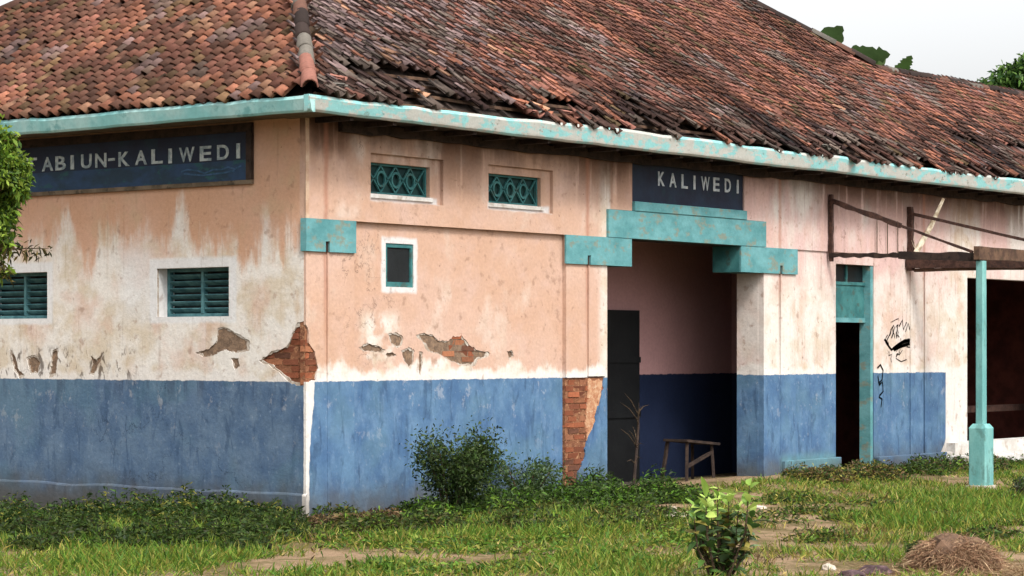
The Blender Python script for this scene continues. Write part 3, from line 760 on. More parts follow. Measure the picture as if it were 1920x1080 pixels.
def tile_col(side, u, t):
    n1 = noise.noise(Vector((u*.55, t*.9, 1 if side else 40))); n2 = noise.noise(Vector((u*1.7, t*2.4, 9 if side else 50)))
    r = rnd.random()
    if side:   # entrance side
        mean = 0; lavm = math.exp(-((u-1.2-t*.55)/1.5)**2)*(1.25 if t < 2.4 else .6) + .5*max(0, n2-.15)
        if rnd.random() < lavm*.85: c = PAL['lav'] if r < .5 else PAL['grey'] if r < .7 else PAL['pale'] if r < .8 else PAL['dark'] if r < .92 else PAL['rose']
        elif n1 > .12: c = PAL['grey'] if r < .3 else PAL['lav'] if r < .45 else PAL['brown'] if r < .75 else PAL['red']
        else: c = PAL['orange'] if r < .34 else PAL['red'] if r < .62 else PAL['brown'] if r < .8 else PAL['moss'] if r < .88 else PAL['rose']
        if t < .75 and rnd.random() < .55*sstep(.8,.15,t) + (.35 if n2 > .05 and t < .6 else 0): c = PAL['dark'] if r < .5 else PAL['grey'] if r < .8 else PAL['black']
        dk = math.exp(-((u-15.5)/2.2)**2)*math.exp(-((t-.95)/.45)**2)
        if rnd.random() < dk*.75: c = PAL['dark']
    else:
        if n2 > .28: c = PAL['grey'] if r < .4 else PAL['dark'] if r < .6 else PAL['lav']
        elif n1 < -.1: c = PAL['red'] if r < .35 else PAL['brown'] if r < .7 else PAL['moss'] if r < .85 else PAL['dark']
        else: c = PAL['orange'] if r < .42 else PAL['red'] if r < .6 else PAL['pale'] if r < .70 else PAL['brown'] if r < .88 else PAL['moss']
        if t < .3 and r < .45: c = PAL['pale'] if r < .12 else PAL['orange']
    k = rnd.uniform(.5, 1.25)*(.82+.55*noise.noise(Vector((u*.8,t*.35,70)))+.35*noise.noise(Vector((u*2.6,t*.9,80)))); mean = srgb(126,84,66) if not side else srgb(122,86,74); w = .5 if not side else .34
    return tuple(min(1, max(.012, (x*(1-w)+m*w)*k)) for x, m in zip(c, mean))
tiles = []   # (distance, matrix, colour, parent)
def place_tiles(side):
    fn = P_front if side else P_left
    row = 0; t = -.06
    while t < TR-.02:
        lo = -O+max(t,0)+.02
        hi = (XR if t < TW else MAINR-t) if side else WE-t
        k = int(lo/TWID)-1 if lo > 0 else int(lo/TWID)-1
        while k*TWID < lo: k += 1
        while k*TWID < hi:
            u = k*TWID; k += 1
            n = noise.noise(Vector((u*1.1, t*2.2, 21 if side else 77)))
            pm = .012 if t > .7 else .03
            if side:
                gap = math.exp(-((u-1.35)/1.0)**2)*math.exp(-((t-.38)/.28)**2)
                gap = max(gap, .85*math.exp(-((u-3.6)/.8)**2)*math.exp(-((t-.18)/.14)**2), .8*math.exp(-((u-15.3)/1.6)**2)*math.exp(-((t-.8)/.22)**2), .7*math.exp(-((u-2.4)/.6)**2)*math.exp(-((t-.25)/.2)**2), .5*math.exp(-((u-6.2)/1.2)**2)*math.exp(-((t-.2)/.15)**2))
                if t < .12 and u > .6: pm = .5+.35*(n > 0)
                elif t < .3 and u > .6: pm = .12+.35*(n > .1)
                if .4 < u and gap > .62+rnd.uniform(-.3,.3): continue
                if u < .35 and t < 0: pass
            if rnd.random() < pm: continue
            slip = -.02*rnd.random() if rnd.random() < .9 else -.08*rnd.random()
            if not side: slip *= .5
            p = fn(u+rnd.uniform(-.008,.008), t, .0); q = fn(u, t+.15, .0)
            up = (q-p).normalized(); nrm = (Vector((0,-PT,1)) if side else Vector((-PT,0,1))).normalized()
            ac = up.cross(nrm).normalized(); nrm = ac.cross(up)
            p = p + up*slip
            R = Matrix((ac, up, nrm)).transposed().to_4x4()
            loose = 1.5 if (side and t < .8) else .75
            R = R @ Matrix.Rotation(rnd.gauss(0,.035)*loose, 4, 'Z') @ Matrix.Rotation(rnd.gauss(.03,.02)*loose, 4, 'X') @ Matrix.Rotation(rnd.gauss(0,.04)*loose, 4, 'Y')
            Mx = Matrix.Translation(p + nrm*rnd.uniform(0,.008)*loose) @ R
            tiles.append(((p-CAM).length, Mx, tile_col(side, u, t), RF if side else RL, rnd.randrange(5)))
        t += TEXP*.82; row += 1
place_tiles(True); place_tiles(False)
def in_view(p):
    d = p-CAM; D = d.dot(FWD); x = CX+FPX*d.dot(RIGHT)/D; y = HY-FPX*d.z/D
    return -20 < x < 1940 and -20 < y < 1100
tiles.sort(key=lambda q: q[0] + (0 if in_view(q[1].translation) else 1000))
for d, Mx, c, par, k in tiles[:300]:
    o = link('tile', TM[k], None, par); o.matrix_basis = Mx; o.color = (*c, 1)
def mass(name, items, meshes, mat, parent, label=None):
    """join many placed copies into one mesh with a colour per copy"""
    data = [(np.array([v.co[:] for v in m.vertices]), [tuple(p.vertices) for p in m.polygons], [p.use_smooth for p in m.polygons]) for m in meshes]
    V, F, S, Cc, off = [], [], [], [], 0
    for Mx, c, k in items:
        v, f, sm = data[k]; A = np.array(Mx)
        V.append(v @ A[:3,:3].T + A[:3,3]); F += [tuple(i+off for i in q) for q in f]; S += sm
        Cc.append(np.tile(np.array([*c, 1.0]), (len(v), 1))); off += len(v)
    me = bpy.data.meshes.new(name); me.from_pydata(np.concatenate(V).tolist(), [], F)
    at = me.attributes.new('tint', 'FLOAT_COLOR', 'POINT'); at.data.foreach_set('color', np.concatenate(Cc).astype(np.float32).ravel())
    me.polygons.foreach_set('use_smooth', S); me.materials.append(mat)
    o = link(name, me, None, parent); o['kind'] = 'stuff'
    return o
for par in (RF, RL):
    mass('roof_tiles', [(Mx, c, k) for d, Mx, c, p, k in tiles[300:] if p is par], TM, M_TILES, par)
# hip and ridge caps: half barrels
def cap_mesh(r0=.084, r1=.070, L=.40):
    nn = 8; v = []
    for rr, y in ((r0,0),(r1,L)):
        for i in range(nn): th = math.pi*i/(nn-1); v.append((math.cos(th)*rr, y, math.sin(th)*rr))
    for rr, y in ((r0-.016,0),(r1-.016,L)):
        for i in range(nn): th = math.pi*i/(nn-1); v.append((math.cos(th)*rr, y, math.sin(th)*rr-.002))
    f = [(i+1,i,nn+i,nn+i+1) for i in range(nn-1)] + [(2*nn+i,2*nn+i+1,3*nn+i+1,3*nn+i) for i in range(nn-1)] + [(i,i+1,2*nn+i+1,2*nn+i) for i in range(nn-1)]
    m = bpy.data.meshes.new('ridge_tile'); m.from_pydata(v, [], f); m.materials.append(M_TILE)
    for p in m.polygons: p.use_smooth = True
    return m
CAPM = cap_mesh()
def caps(a, b, par, cols, lift=.0, skip=()):
    a = Vector(a); b = Vector(b); d = (b-a); L = d.length; d.normalize(); n = int(L/.33)
    for i in range(n):
        if i in skip: continue
        s = d.cross(Vector((0,0,1))).normalized(); u = s.cross(d)
        R = Matrix((s, d, u)).transposed().to_4x4() @ Matrix.Rotation(rnd.gauss(0,.03),4,'Z') @ Matrix.Rotation(rnd.gauss(.03,.02),4,'X')
        o = link('ridge_tile', CAPM, None, par); o.matrix_basis = Matrix.Translation(a+d*(i*.33)+u*(lift+rnd.uniform(-.01,.012))) @ R
        c = PAL[rnd.choice(cols)] if i > 1 or par is RF else PAL['rose']; k = rnd.uniform(.5,1.0); o.color = (*[min(1,x*k) for x in c], 1)
caps((-O-.02,-O-.02,Z0+.0), (-O+TR,-O+TR,Z0+PT*TR), RL, ['grey','dark','grey','brown'], .015)
caps((MAINR-TW-.1,-O+TW,Z0+PT*TW+.02), (MAINR-TR,-O+TR,Z0+PT*TR), RF, ['dark','brown','dark','grey'], .02)
caps((MAINR-TW,-O+TW+.02,Z0+PT*TW), (XR,-O+TW+.02,Z0+PT*TW), RF, ['dark','grey','dark','brown'], .0)
caps((-O,WE,Z0), (-O+TR,WE-TR,Z0+PT*TR), RL, ['brown','dark'], .0)
caps((-O+TR,WE-TR,Z0+PT*TR), (MAINR-TR,WE-TR,Z0+PT*TR), RL, ['brown','dark'], .0)
# eaves: fascia gutter and soffit
def fascia(name, side, u0, u1, mat, lab):
    bm = bmesh.new(); n = int((u1-u0)/.25); L = []
    for i in range(n+1):
        u = u0+(u1-u0)*i/n; w = .012*noise.noise(Vector((u*.6,3,side))) + .004*rnd.uniform(-1,1)
        zt = 3.935+w+.008*rnd.uniform(-1,1); zb = ZT-.015+w
        if side: zb -= .008*sstep(0,4,u); zt += .042*sstep(0,5,u)
        ring = [(-.50,zt),(-.515,zt-.03),(-.49,zb+.02),(-.475,zb),(-.44,zb),(-.44,zt)]
        L.append([bm.verts.new((u, q, z) if side else (q, u, z)) for q, z in ring])
    for a, b in zip(L, L[1:]):
        for k in range(6): bm.faces.new((a[k], a[(k+1)%6], b[(k+1)%6], b[k]))
    bm.faces.new(L[0]); bm.faces.new(L[-1][::-1])
    o = bm_obj(name, bm, mat, B); o['label'] = lab; return o
fascia('gutter', 1, -.515, XR+.4, M_GUT, 'peeling teal and white gutter along the entrance side')
fascia('gutter', 0, -.512, W+.5, simple('pale_gutter_paint', srgb(136,198,198), srgb(176,216,214), 2.5, .6, c2=srgb(110,170,170)), 'pale teal gutter along the end wall')
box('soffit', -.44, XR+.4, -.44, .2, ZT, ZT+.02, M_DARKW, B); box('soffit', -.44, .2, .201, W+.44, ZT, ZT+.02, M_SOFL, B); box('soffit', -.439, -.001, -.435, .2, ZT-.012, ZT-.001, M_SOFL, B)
bm = bmesh.new(); add_bar(bm, (.45,-.035,ZT-.06), (XR,-.035,ZT-.06), .06, .105, Vector((0,0,1)), .22, 110); bm_obj('wall_strip', bm, M_DARKW, B)  # dark strip added along the wall top to stand in for eave shadow
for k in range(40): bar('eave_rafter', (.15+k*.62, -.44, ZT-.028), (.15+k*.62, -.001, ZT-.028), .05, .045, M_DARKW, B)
# pale plaster bead up the corner
box('corner_bead', -.012, .03, -.012, -.0005, ZC, ZT-.013, simple('corner_bead_paint', srgb(214,186,160), srgb(196,160,134), 9, .9), B)

# ------------------------------------------------------------------ name boards
def letter_mesh(ch):
    cu = bpy.data.curves.new('letter', 'FONT'); cu.body = ch; cu.extrude = .02; cu.offset = .022
    o = bpy.data.objects.new('tmp', cu); C.objects.link(o); dg = bpy.context.evaluated_depsgraph_get()
    m = bpy.data.meshes.new_from_object(o.evaluated_get(dg)); bpy.data.objects.remove(o)
    co = np.array([v.co[:] for v in m.vertices]); mn, mxx = co.min(0), co.max(0)
    c = (mn+mxx)/2; sz = mxx-mn
    for v in m.vertices: v.co = Vector(((v.co.x-c[0])/sz[0], (v.co.y-c[1])/sz[1], (v.co.z-c[2])/sz[2]))
    m.name = 'letter'; return m
WD = {'I': .036, '-': .07, 'W': .155, 'A': .125, 'N': .12, 'U': .115}
def letters(text, centres, plane, d, z0, z1, mat, parent, kw=1.0):
    cache = {}
    for i, (ch, a) in enumerate(zip(text, centres)):
        if ch not in cache: cache[ch] = letter_mesh(ch); cache[ch].materials.append(mat)
        o = link('letter', cache[ch], None, parent)
        w = WD.get(ch, .115)*kw; h = z1-z0; zc = (z0+z1)/2+rnd.uniform(-.003,.003)
        if ch == '-': h *= .18
        if plane == 'front': R = Matrix((Vector((1,0,0)), Vector((0,0,1)), Vector((0,-1,0)))).transposed().to_4x4(); loc = Vector((a, d, zc))
        else: R = Matrix((Vector((0,-1,0)), Vector((0,0,1)), Vector((-1,0,0)))).transposed().to_4x4(); loc = Vector((d, a, zc))
        o.matrix_basis = Matrix.Translation(loc) @ R @ Matrix.Diagonal((w, h, .006, 1))
# entrance board
S1 = thing('station_sign', 'small navy name board reading KALIWEDI above the entrance lintel', 'sign', (6.58, 0, 3.27))
S1i = Matrix.Translation((-6.58, 0, -3.27))
def reparent(o, p, inv): o.parent = p; o.matrix_parent_inverse = inv
for o in (box('board', SG[0]+.004, SG[1]-.004, .02, .06, 3.268, ZT-.004, M_NAVY), box('frame_strip', SG[0]+.6, SG[1]-.004, .005, .0195, 3.715, 3.735, M_DARKW)): reparent(o, S1, S1i)
lp = thing('x', None, None); bpy.data.objects.remove(lp)
cs = [on_front(x, 340, .02)[0] for x in (1239.5,1261,1283,1301.5,1322,1342.5,1364,1382.5)]
n0 = set(C.objects)
letters('KALIWEDI', cs, 'front', .0165, 3.468, 3.63, M_LET, None, 1.16)
for o in [o for o in C.objects if o not in n0]: reparent(o, S1, S1i)
# long board on the end wall
S2 = thing('station_sign', 'long faded blue name board reading TABIUN-KALIWEDI under the left eaves', 'sign', (0, 2.3, 3.2))
S2i = Matrix.Translation((0, -2.3, -3.2))
LV0, LV1 = .672, 4.02
fr = [box('frame_strip', -.035, -.001, LV0, LV1, 3.195, 3.235, M_SOFL), box('frame_strip', -.04, -.001, LV0, LV0+.07, 3.236, ZT-.018, M_DARKW),
      box('frame_strip', -.035, -.001, LV1-.04, LV1, 3.236, ZT-.018, M_TEAL), box('frame_strip', -.035, -.001, LV0+.071, LV1-.041, 3.70, ZT-.018, M_DARKW),
      box('board', -.015, -.001, LV0+.071, LV1-.041, 3.236, 3.43, M_BLUEB), box('board', -.0148, -.001, LV0+.071, LV1-.041, 3.4302, 3.699, M_NAVY)]  # navy upper board has the shade under the eaves put into its colour
fr[4]['label'] = 'lighter blue lower half, below the painted eave shade'
for o in fr: reparent(o, S2, S2i)
cz = [228,342,436,520,622,726,802,892,1015,1130,1225,1345,1480,1605,1715]
cs = [on_left(z/3.84, 320, -.02)[0] for z in cz]
n0 = set(C.objects)
letters('TABIUN-KALIWEDI', cs, 'left', -.0185, 3.445, 3.59, M_LETG, None, 1.36)
def script_line(pts):
    bm = bmesh.new(); q = [on_left(*p, -.017) for p in pts]
    for (a, b), (a2, b2) in zip(q, q[1:]): add_bar(bm, (-.017, a, b), (-.017, a2, b2), .016, .004, Vector((1,0,0)))
    return bm_obj('painted_flourish', bm, simple('pale_blue_paint', srgb(66,96,130), srgb(44,76,100), 14), None)
script_line([(340,322),(352,318),(370,320),(384,325),(400,318),(416,318),(428,313),(440,317),(452,311)])
script_line([(345,326),(380,329),(420,324),(440,320)])
for o in [o for o in C.objects if o not in n0]: reparent(o, S2, S2i)

# ------------------------------------------------------------------ canopy frame and post
UB, WB = 9.75, 2.11
CF = thing('canopy', 'rusty bare canopy frame of triangular brackets fixed to the wall', 'canopy', (UB, 0, 2.7))
CI = Matrix.Translation((-UB, 0, -2.7))
def cpart(name, a, b, w, h, mat=M_RUST, rough=.15, n=8):
    o = bar(name, a, b, w, h, mat, None, rough, n); reparent(o, CF, CI); return o
cpart('wall_strip', (UB,-.04,2.72), (UB,-.04,3.56), .045, .05); cpart('tie_bar', (UB,-.03,3.49), (UB,-1.02,3.14), .045, .06, rough=.25); cpart('tie_bar', (UB,-1.0,3.147), (UB,-2.0,2.79), .03, .03)
cpart('bracket_arm', (UB,-.02,2.80), (UB,-1.0,2.77), .05, .055, M_DARKW, .3, 14); cpart('bracket_arm', (UB,-1.0,2.77), (UB,-2.1,2.73), .08, .10, M_DARKW, .15, 8)
U2 = 11.84
cpart('wall_strip', (U2,-.04,2.66), (U2,-.04,3.50), .07, .07, rough=.3); cpart('tie_bar', (U2,-.03,3.42), (U2,-2.1,2.92), .032, .04)
cpart('bracket_arm', (U2,.0,2.775), (U2,-2.15,2.74), .12, .17, M_RUST, .12, 10); cpart('bracket_arm', (U2,-.1,2.66), (U2,-2.1,2.66), .05, .04, M_BEAM, .2)
U3 = 15.6
cpart('wall_strip', (U3,-.04,2.66), (U3,-.04,3.56), .06, .06); cpart('tie_bar', (U3,-.03,3.48), (U3,-2.1,2.84), .035, .045); cpart('bracket_arm', (U3,.0,2.75), (U3,-2.15,2.72), .08, .1, M_DARKW)
cpart('canopy_beam', (UB-.12,-WB,2.775), (U3+.2,-WB,2.775), .07, .15, M_BEAM, .08, 16)
for k in range(3): cpart('hanger', (UB+1.2+k*.28,-.03,2.82), (UB+1.2+k*.28,-.03,3.3), .01, .01, M_SOFL, 0, 1)
st = thing('leaning_stick', 'thin pale stick hanging from the gutter down to the canopy frame', 'stick', on_front(1717,475,-.1)[0:1]+(-.1,)+on_front(1717,475,-.1)[1:])
a = on_front(1769,372,-.42); b = on_front(1717,474,-.12); m_ = on_front(1745,425,-.25)
bm = bmesh.new(); add_tube(bm, [(b[0],-.12,b[1]),(m_[0],-.25,m_[1]),(a[0],-.42,a[1])], [.042,.036,.02], 6)
for dx, dz in ((-.10,.16),(-.03,.22),(.05,.13)): add_tube(bm, [(b[0],-.12,b[1]+.03),(b[0]+dx,-.11,b[1]+dz)], [.006,.003], 4)
o = bm_obj('shaft', bm, M_STICK, None); reparent(o, st, Matrix.Translation(-st.location))

PZ = terrain(UB, -WB)
CP = thing('canopy_post', 'teal wooden post on a square pedestal standing in the grass', 'post', (UB, -WB, PZ))
PM = simple('post_paint', srgb(104,166,164), srgb(132,188,184), 4, .7, (1,1,.5), c2=srgb(96,140,134))
bm = bmesh.new()
def frust(z0, z1, w0, w1):
    v = [bm.verts.new((sx*w/2, sy*w/2, z)) for z, w in ((z0,w0),(z1,w1)) for sx, sy in ((-1,-1),(1,-1),(1,1),(-1,1))]
    for i in range(4): bm.faces.new((v[i], v[(i+1)%4], v[4+(i+1)%4], v[4+i]))
    bm.faces.new(v[:4][::-1]); bm.faces.new(v[4:])
frust(-.15, .735, .225, .225); frust(.735, .79, .225, .15)
bmesh.ops.bevel(bm, geom=[e for e in bm.edges if abs(e.verts[0].co.z-e.verts[1].co.z) > .5], offset=.012, segments=1, affect='EDGES')
bm_obj('pedestal', bm, PM, CP)
bm = bmesh.new(); frust(.791, 2.68-PZ, .105, .10); bmesh.ops.bevel(bm, geom=[e for e in bm.edges if abs(e.verts[0].co.z-e.verts[1].co.z) > .5], offset=.012, segments=1, affect='EDGES')
bm_obj('shaft', bm, PM, CP)
bm = bmesh.new(); frust(-.2, .05, .29, .27); bm_obj('footing', bm, M_STONE, CP)

# ------------------------------------------------------------------ things in the entrance
def rel(o, t): reparent(o, t, Matrix.Translation(-Vector(t.location)))
T = thing('broken_table', 'dark broken wooden table standing in the entrance beside the right pier', 'table', (7.8,.75,0))
for nm, a, b, w, h in [('tabletop',(7.40,.75,.52),(8.08,.72,.46),.36,.03), ('leg',(7.42,.60,.0),(7.46,.62,.50),.035,.035), ('leg',(8.02,.60,.0),(8.0,.62,.45),.035,.035), ('leg',(7.36,.92,.0),(7.46,.9,.50),.035,.035), ('leg',(8.04,.92,.0),(8.0,.9,.45),.035,.035), ('brace',(7.44,.62,.2),(8.0,.62,.36),.03,.04)]:
    rel(bar(nm, a, b, w, h, M_DARKW), T)
SH = thing('dead_branch', 'dead bare branch leaning in the entrance left of the broken table', 'branch', (6.5,.7,0))
bm = bmesh.new(); add_tube(bm, [(6.15,.5,0),(6.35,.6,.35),(6.62,.75,.72),(6.7,.8,.98)], [.022,.018,.012,.005], 6)
rel(bm_obj('branch_stem', bm, M_DARKW, None), SH)
for i in range(16):
    k = rnd.uniform(.2,.95); p = Vector((6.15,.5,0)).lerp(Vector((6.7,.8,.98)), k); q = p + Vector((rnd.uniform(-.22,.22), rnd.uniform(-.15,.15), rnd.uniform(.02,.25)))
    bm = bmesh.new(); add_tube(bm, [p, p.lerp(q,.5)+Vector((0,0,.03)), q], [.007,.005,.002], 4); rel(bm_obj('twig', bm, M_BARK, None), SH)
BX = thing('rubbish_sack', 'crumpled dark sack slumped on the floor just inside the teal door', 'sack', (10.6,.9,0))
bm = bmesh.new(); bmesh.ops.create_icosphere(bm, subdivisions=3, radius=.32)
for v in bm.verts:
    n_ = noise.noise(v.co*6+Vector((3,1,2))); v.co *= 1+.22*n_; v.co.z = max(v.co.z*1.3, -.33)
    if v.co.z > .28: v.co.x *= .6; v.co.y *= .6
    v.co += Vector((10.6,.9,.33))
rel(bm_obj('sack_body', bm, M_DARK, None), BX)
bm = bmesh.new(); add_tube(bm, [(10.6,.9,.62),(10.62,.9,.72)], [.05,.09], 7); rel(bm_obj('sack_neck', bm, M_DARK, None), BX)

# ------------------------------------------------------------------ vegetation
def leaf_cloud(P, D, L, Wd, col, droop=.25, N=None):
    """arrays: base points, directions (unit), lengths, widths, colours -> verts, faces, colours; folded 6-vertex blades"""
    n = len(P); up = np.tile(np.array([0,0,1.0]), (n,1)); rv = nprnd.normal(size=(n,3)); S = np.cross(D, rv if N is None else N); S /= np.linalg.norm(S, axis=1)[:,None]+1e-9
    L = L[:,None]; Wd = Wd[:,None]
    mid = P + D*L*.5 - up*L*droop*.12; tip = P + D*L - up*L*droop*.6
    V = np.stack([P - S*Wd*.12, P + S*Wd*.12, mid + S*Wd*.5, mid - S*Wd*.5, tip], axis=1).reshape(-1,3)
    return V, n, np.repeat(col, 5, axis=0)
def leaf_object(name, parts, mat, parent=None):
    V = np.concatenate([p[0] for p in parts]); n = sum(p[1] for p in parts); Cc = np.concatenate([p[2] for p in parts])
    me = bpy.data.meshes.new(name); me.vertices.add(len(V)); me.vertices.foreach_set('co', V.astype(np.float32).ravel())
    base = (np.arange(n)*5)[:,None]
    q = base + np.array([[0,1,2,3]]); t = base + np.array([[3,2,4]])
    loops = np.concatenate([np.concatenate([q, t], axis=1)]).ravel()
    me.loops.add(len(loops)); me.loops.foreach_set('vertex_index', loops.astype(np.int32))
    st_ = (np.arange(n)*7)[:,None] + np.array([[0,4]]); tot = np.tile(np.array([[4,3]]), (n,1))
    me.polygons.add(2*n); me.polygons.foreach_set('loop_start', st_.ravel().astype(np.int32)); me.polygons.foreach_set('loop_total', tot.ravel().astype(np.int32))
    me.update(calc_edges=True); me.validate()
    at = me.attributes.new('tint', 'FLOAT_COLOR', 'POINT'); at.data.foreach_set('color', np.concatenate([Cc, np.ones((len(Cc),1))], axis=1).astype(np.float32).ravel())
    return link(name, me, mat, parent)
def unit(v): return v/(np.linalg.norm(v, axis=1)[:,None]+1e-9)
def cols(pal, n, lo=.6, hi=1.25):
    p = np.array(pal); return p[nprnd.integers(0, len(p), n)] * nprnd.uniform(lo, hi, (n,1))
_b = lambda L, k=1.3: [tuple(min(1, x*k) for x in c) for c in L]
GREENS = [srgb(104,132,44), srgb(86,124,40), srgb(128,142,56), srgb(70,104,34)]
YELL = [srgb(160,146,76), srgb(142,136,62), srgb(174,154,98)]
DGREEN = [srgb(52,76,30), srgb(64,88,36), srgb(40,60,26), srgb(78,96,44)]
BROWN = [srgb(128,104,70), srgb(104,84,58), srgb(150,122,86), srgb(90,74,50)]
GREENS = _b(GREENS, 1.2)+[srgb(150,146,66)]; YELL = _b(YELL, 1.25); BROWN = _b(BROWN, 1.0)
# patches: (px, py, rx, ry) measured on the photograph, turned into ground ellipses
def ell(px, py, rx, ry):
    c = on_ground(px, py); D = (c-CAM).dot(FWD); a = on_ground(px, py+ry); b = on_ground(px, py-ry)
    return ((c-CAM).dot(RIGHT), D, rx*D/FPX, abs((a-b).dot(FWD))/2)
BARE = [ell(*e) for e in [(600,1052,130,15),(480,1066,60,8),(1140,1042,100,9),(1265,962,45,8),(1200,942,70,8),(1440,958,70,14),(1500,975,60,12),(1330,935,120,10),(1640,1062,50,10),(1560,1070,60,8),(700,985,40,6),(640,985,80,16),(380,1045,60,8),(1000,1050,60,8),(1780,1062,70,16),(1870,1066,60,12),(1440,1015,50,8)]]
LUSH = [ell(*e) for e in [(860,1010,120,14),(1090,1000,130,16),(300,1000,260,30),(1120,1065,120,20),(250,1060,300,20),(1700,980,120,14),(1800,935,140,16),(1860,960,80,20),(1020,960,140,30),(700,1068,60,12)]]
DRY = [ell(*e) for e in [(1560,1000,140,16),(1450,1050,120,16),(620,1010,100,20),(1180,985,60,15),(1850,1055,80,14),(1600,930,60,10),(900,1068,80,10)]]
def infl(E, X, D):
    m = np.zeros_like(X)
    for cx, cd, rx, rd in E: m = np.maximum(m, np.exp(-(((X-cx)/rx)**2 + ((D-cd)/rd)**2)))
    return m
def grass(nm, N):
    D = np.sqrt(nprnd.uniform(16.2**2, 34**2, N)); X = nprnd.uniform(-.235, .235, N)*D
    wx = CAM.x + FWD.x*D + RIGHT.x*X; wy = CAM.y + FWD.y*D + RIGHT.y*X
    ok = ((wx < -.03) | (wy < -.05)) & ~((wx > 4.7) & (wx < 8.4) & (wy > -.35)) & ~((wx > 12.7) & (wy > -.45))
    wx, wy, X, D = wx[ok], wy[ok], X[ok], D[ok]
    cl = np.array([noise.noise(Vector((a*1.1, b*1.1, 30))) for a, b in zip(wx, wy)])
    cl2 = np.array([noise.noise(Vector((a*4.5, b*4.5, 60))) for a, b in zip(wx, wy)])
    bare = infl(BARE, X, D); lush = infl(LUSH, X, D); dry = infl(DRY, X, D)
    dens = np.clip(.42 + 1.3*cl + .8*cl2 + .8*lush - 1.6*bare - .25*dry, .02, 1)
    k = nprnd.random(len(wx)) < dens
    wx, wy, cl, cl2, bare, lush, dry = [a[k] for a in (wx, wy, cl, cl2, bare, lush, dry)]
    n = len(wx); wz = np.array([terrain(a, b) for a, b in zip(wx, wy)])-.008
    dirn = unit(np.stack([nprnd.normal(0,.55,n), nprnd.normal(0,.55,n), np.ones(n)*nprnd.uniform(.4,1.1,n)], axis=1))
    L = nprnd.uniform(.04,.10,n)*(1+.9*np.clip(cl2+.2,0,1)+.9*np.clip(cl,0,1)+.9*lush-.5*bare); Wd = nprnd.uniform(.006,.014,n)
    r = nprnd.random(n) + .45*cl + .5*lush - .7*dry - .4*bare
    col = np.where((r > .22)[:,None], cols(GREENS, n), cols(YELL+GREENS[2:3], n)); col = np.where((r < -.08)[:,None], cols(BROWN, n), col)
    o = leaf_object(nm, [leaf_cloud(np.stack([wx,wy,wz],axis=1), dirn, L, Wd, col)], M_LEAF)
    return tag(o, 'patchy green and yellowed grass growing over bare soil', 'grass', kind='stuff')
grass('grass', 330000)

def weeds(name, label, spots, pal, parent=None):
    """spots: (x, y, radius, height, leaves)"""
    parts = []
    for x, y, R, H, n in spots:
        a = nprnd.uniform(0, 2*math.pi, n); rr = R*np.sqrt(nprnd.random(n)); px_ = x+np.cos(a)*rr; py_ = y+np.sin(a)*rr
        ok = (px_ < -.02) | (py_ < -.02); px_, py_, rr = px_[ok], py_[ok], rr[ok]; m = len(px_)
        top = H*(1-(rr/R)**2*.7)*(.75+.5*np.array([noise.noise(Vector((p*6, q*6, 5))) for p, q in zip(px_, py_)]))
        z = top*nprnd.random(m)**.7 + np.array([terrain(p, q) for p, q in zip(px_, py_)])
        d = unit(nprnd.normal(size=(m,3))*[1,1,.6]+[0,0,.5])
        parts.append(leaf_cloud(np.stack([px_,py_,z],axis=1), d, nprnd.uniform(.03,.085,m), nprnd.uniform(.010,.024,m), cols(pal, m, .5, 1.3), .4))
    return tag(leaf_object(name, parts, M_LEAF), label, 'weeds', kind='stuff')
def gpos(px, py): p = on_ground(px, py); return p.x, p.y
r2 = random.Random(3)
# along the end wall
weeds('weeds', 'dark green weeds growing along the foot of the end wall',
      [(-.15-r2.uniform(0,1.0)*(1 if i % 2 else .3), .1+i*.085, .32, r2.uniform(.16,.44)*(.6 if i < 6 else 1), 700) for i in range(60)], DGREEN+GREENS[3:]*1+DGREEN)
weeds('weeds', 'low green weeds between the corner and the brick pilaster',
      [(.7+i*.22, -.3-r2.uniform(0,1.1), .32, r2.uniform(.18,.36), 800) for i in range(20)], DGREEN+GREENS[:2])
weeds('weeds', 'bushy weeds hiding the foot of the blue wall left of the entrance',
      [(2.3+i*.17, -.25-r2.uniform(0,.8), .28, r2.uniform(.26,.48), 900) for i in range(14)], DGREEN+GREENS[1:2])
weeds('weeds', 'brownish mound of weeds between the entrance and the teal door',
      [(8.1+i*.16, -.45-r2.uniform(0,.45), .30, r2.uniform(.16,.27), 700) for i in range(12)], BROWN[:2]+DGREEN[:2]+YELL[1:2])
weeds('weeds', 'scrubby weeds between the teal door and the post',
      [(10.6+i*.2, -.35-r2.uniform(0,.6), .28, r2.uniform(.10,.28), 500) for i in range(22)], DGREEN+BROWN[1:2]+GREENS[:1])
weeds('weeds', 'dark scraps of weeds and dead stems beside the building corner',
      [(-.1+r2.uniform(-.3,.9), -.25-r2.uniform(0,.6), .25, r2.uniform(.06,.16), 300) for i in range(8)], BROWN+[srgb(70,52,44)])

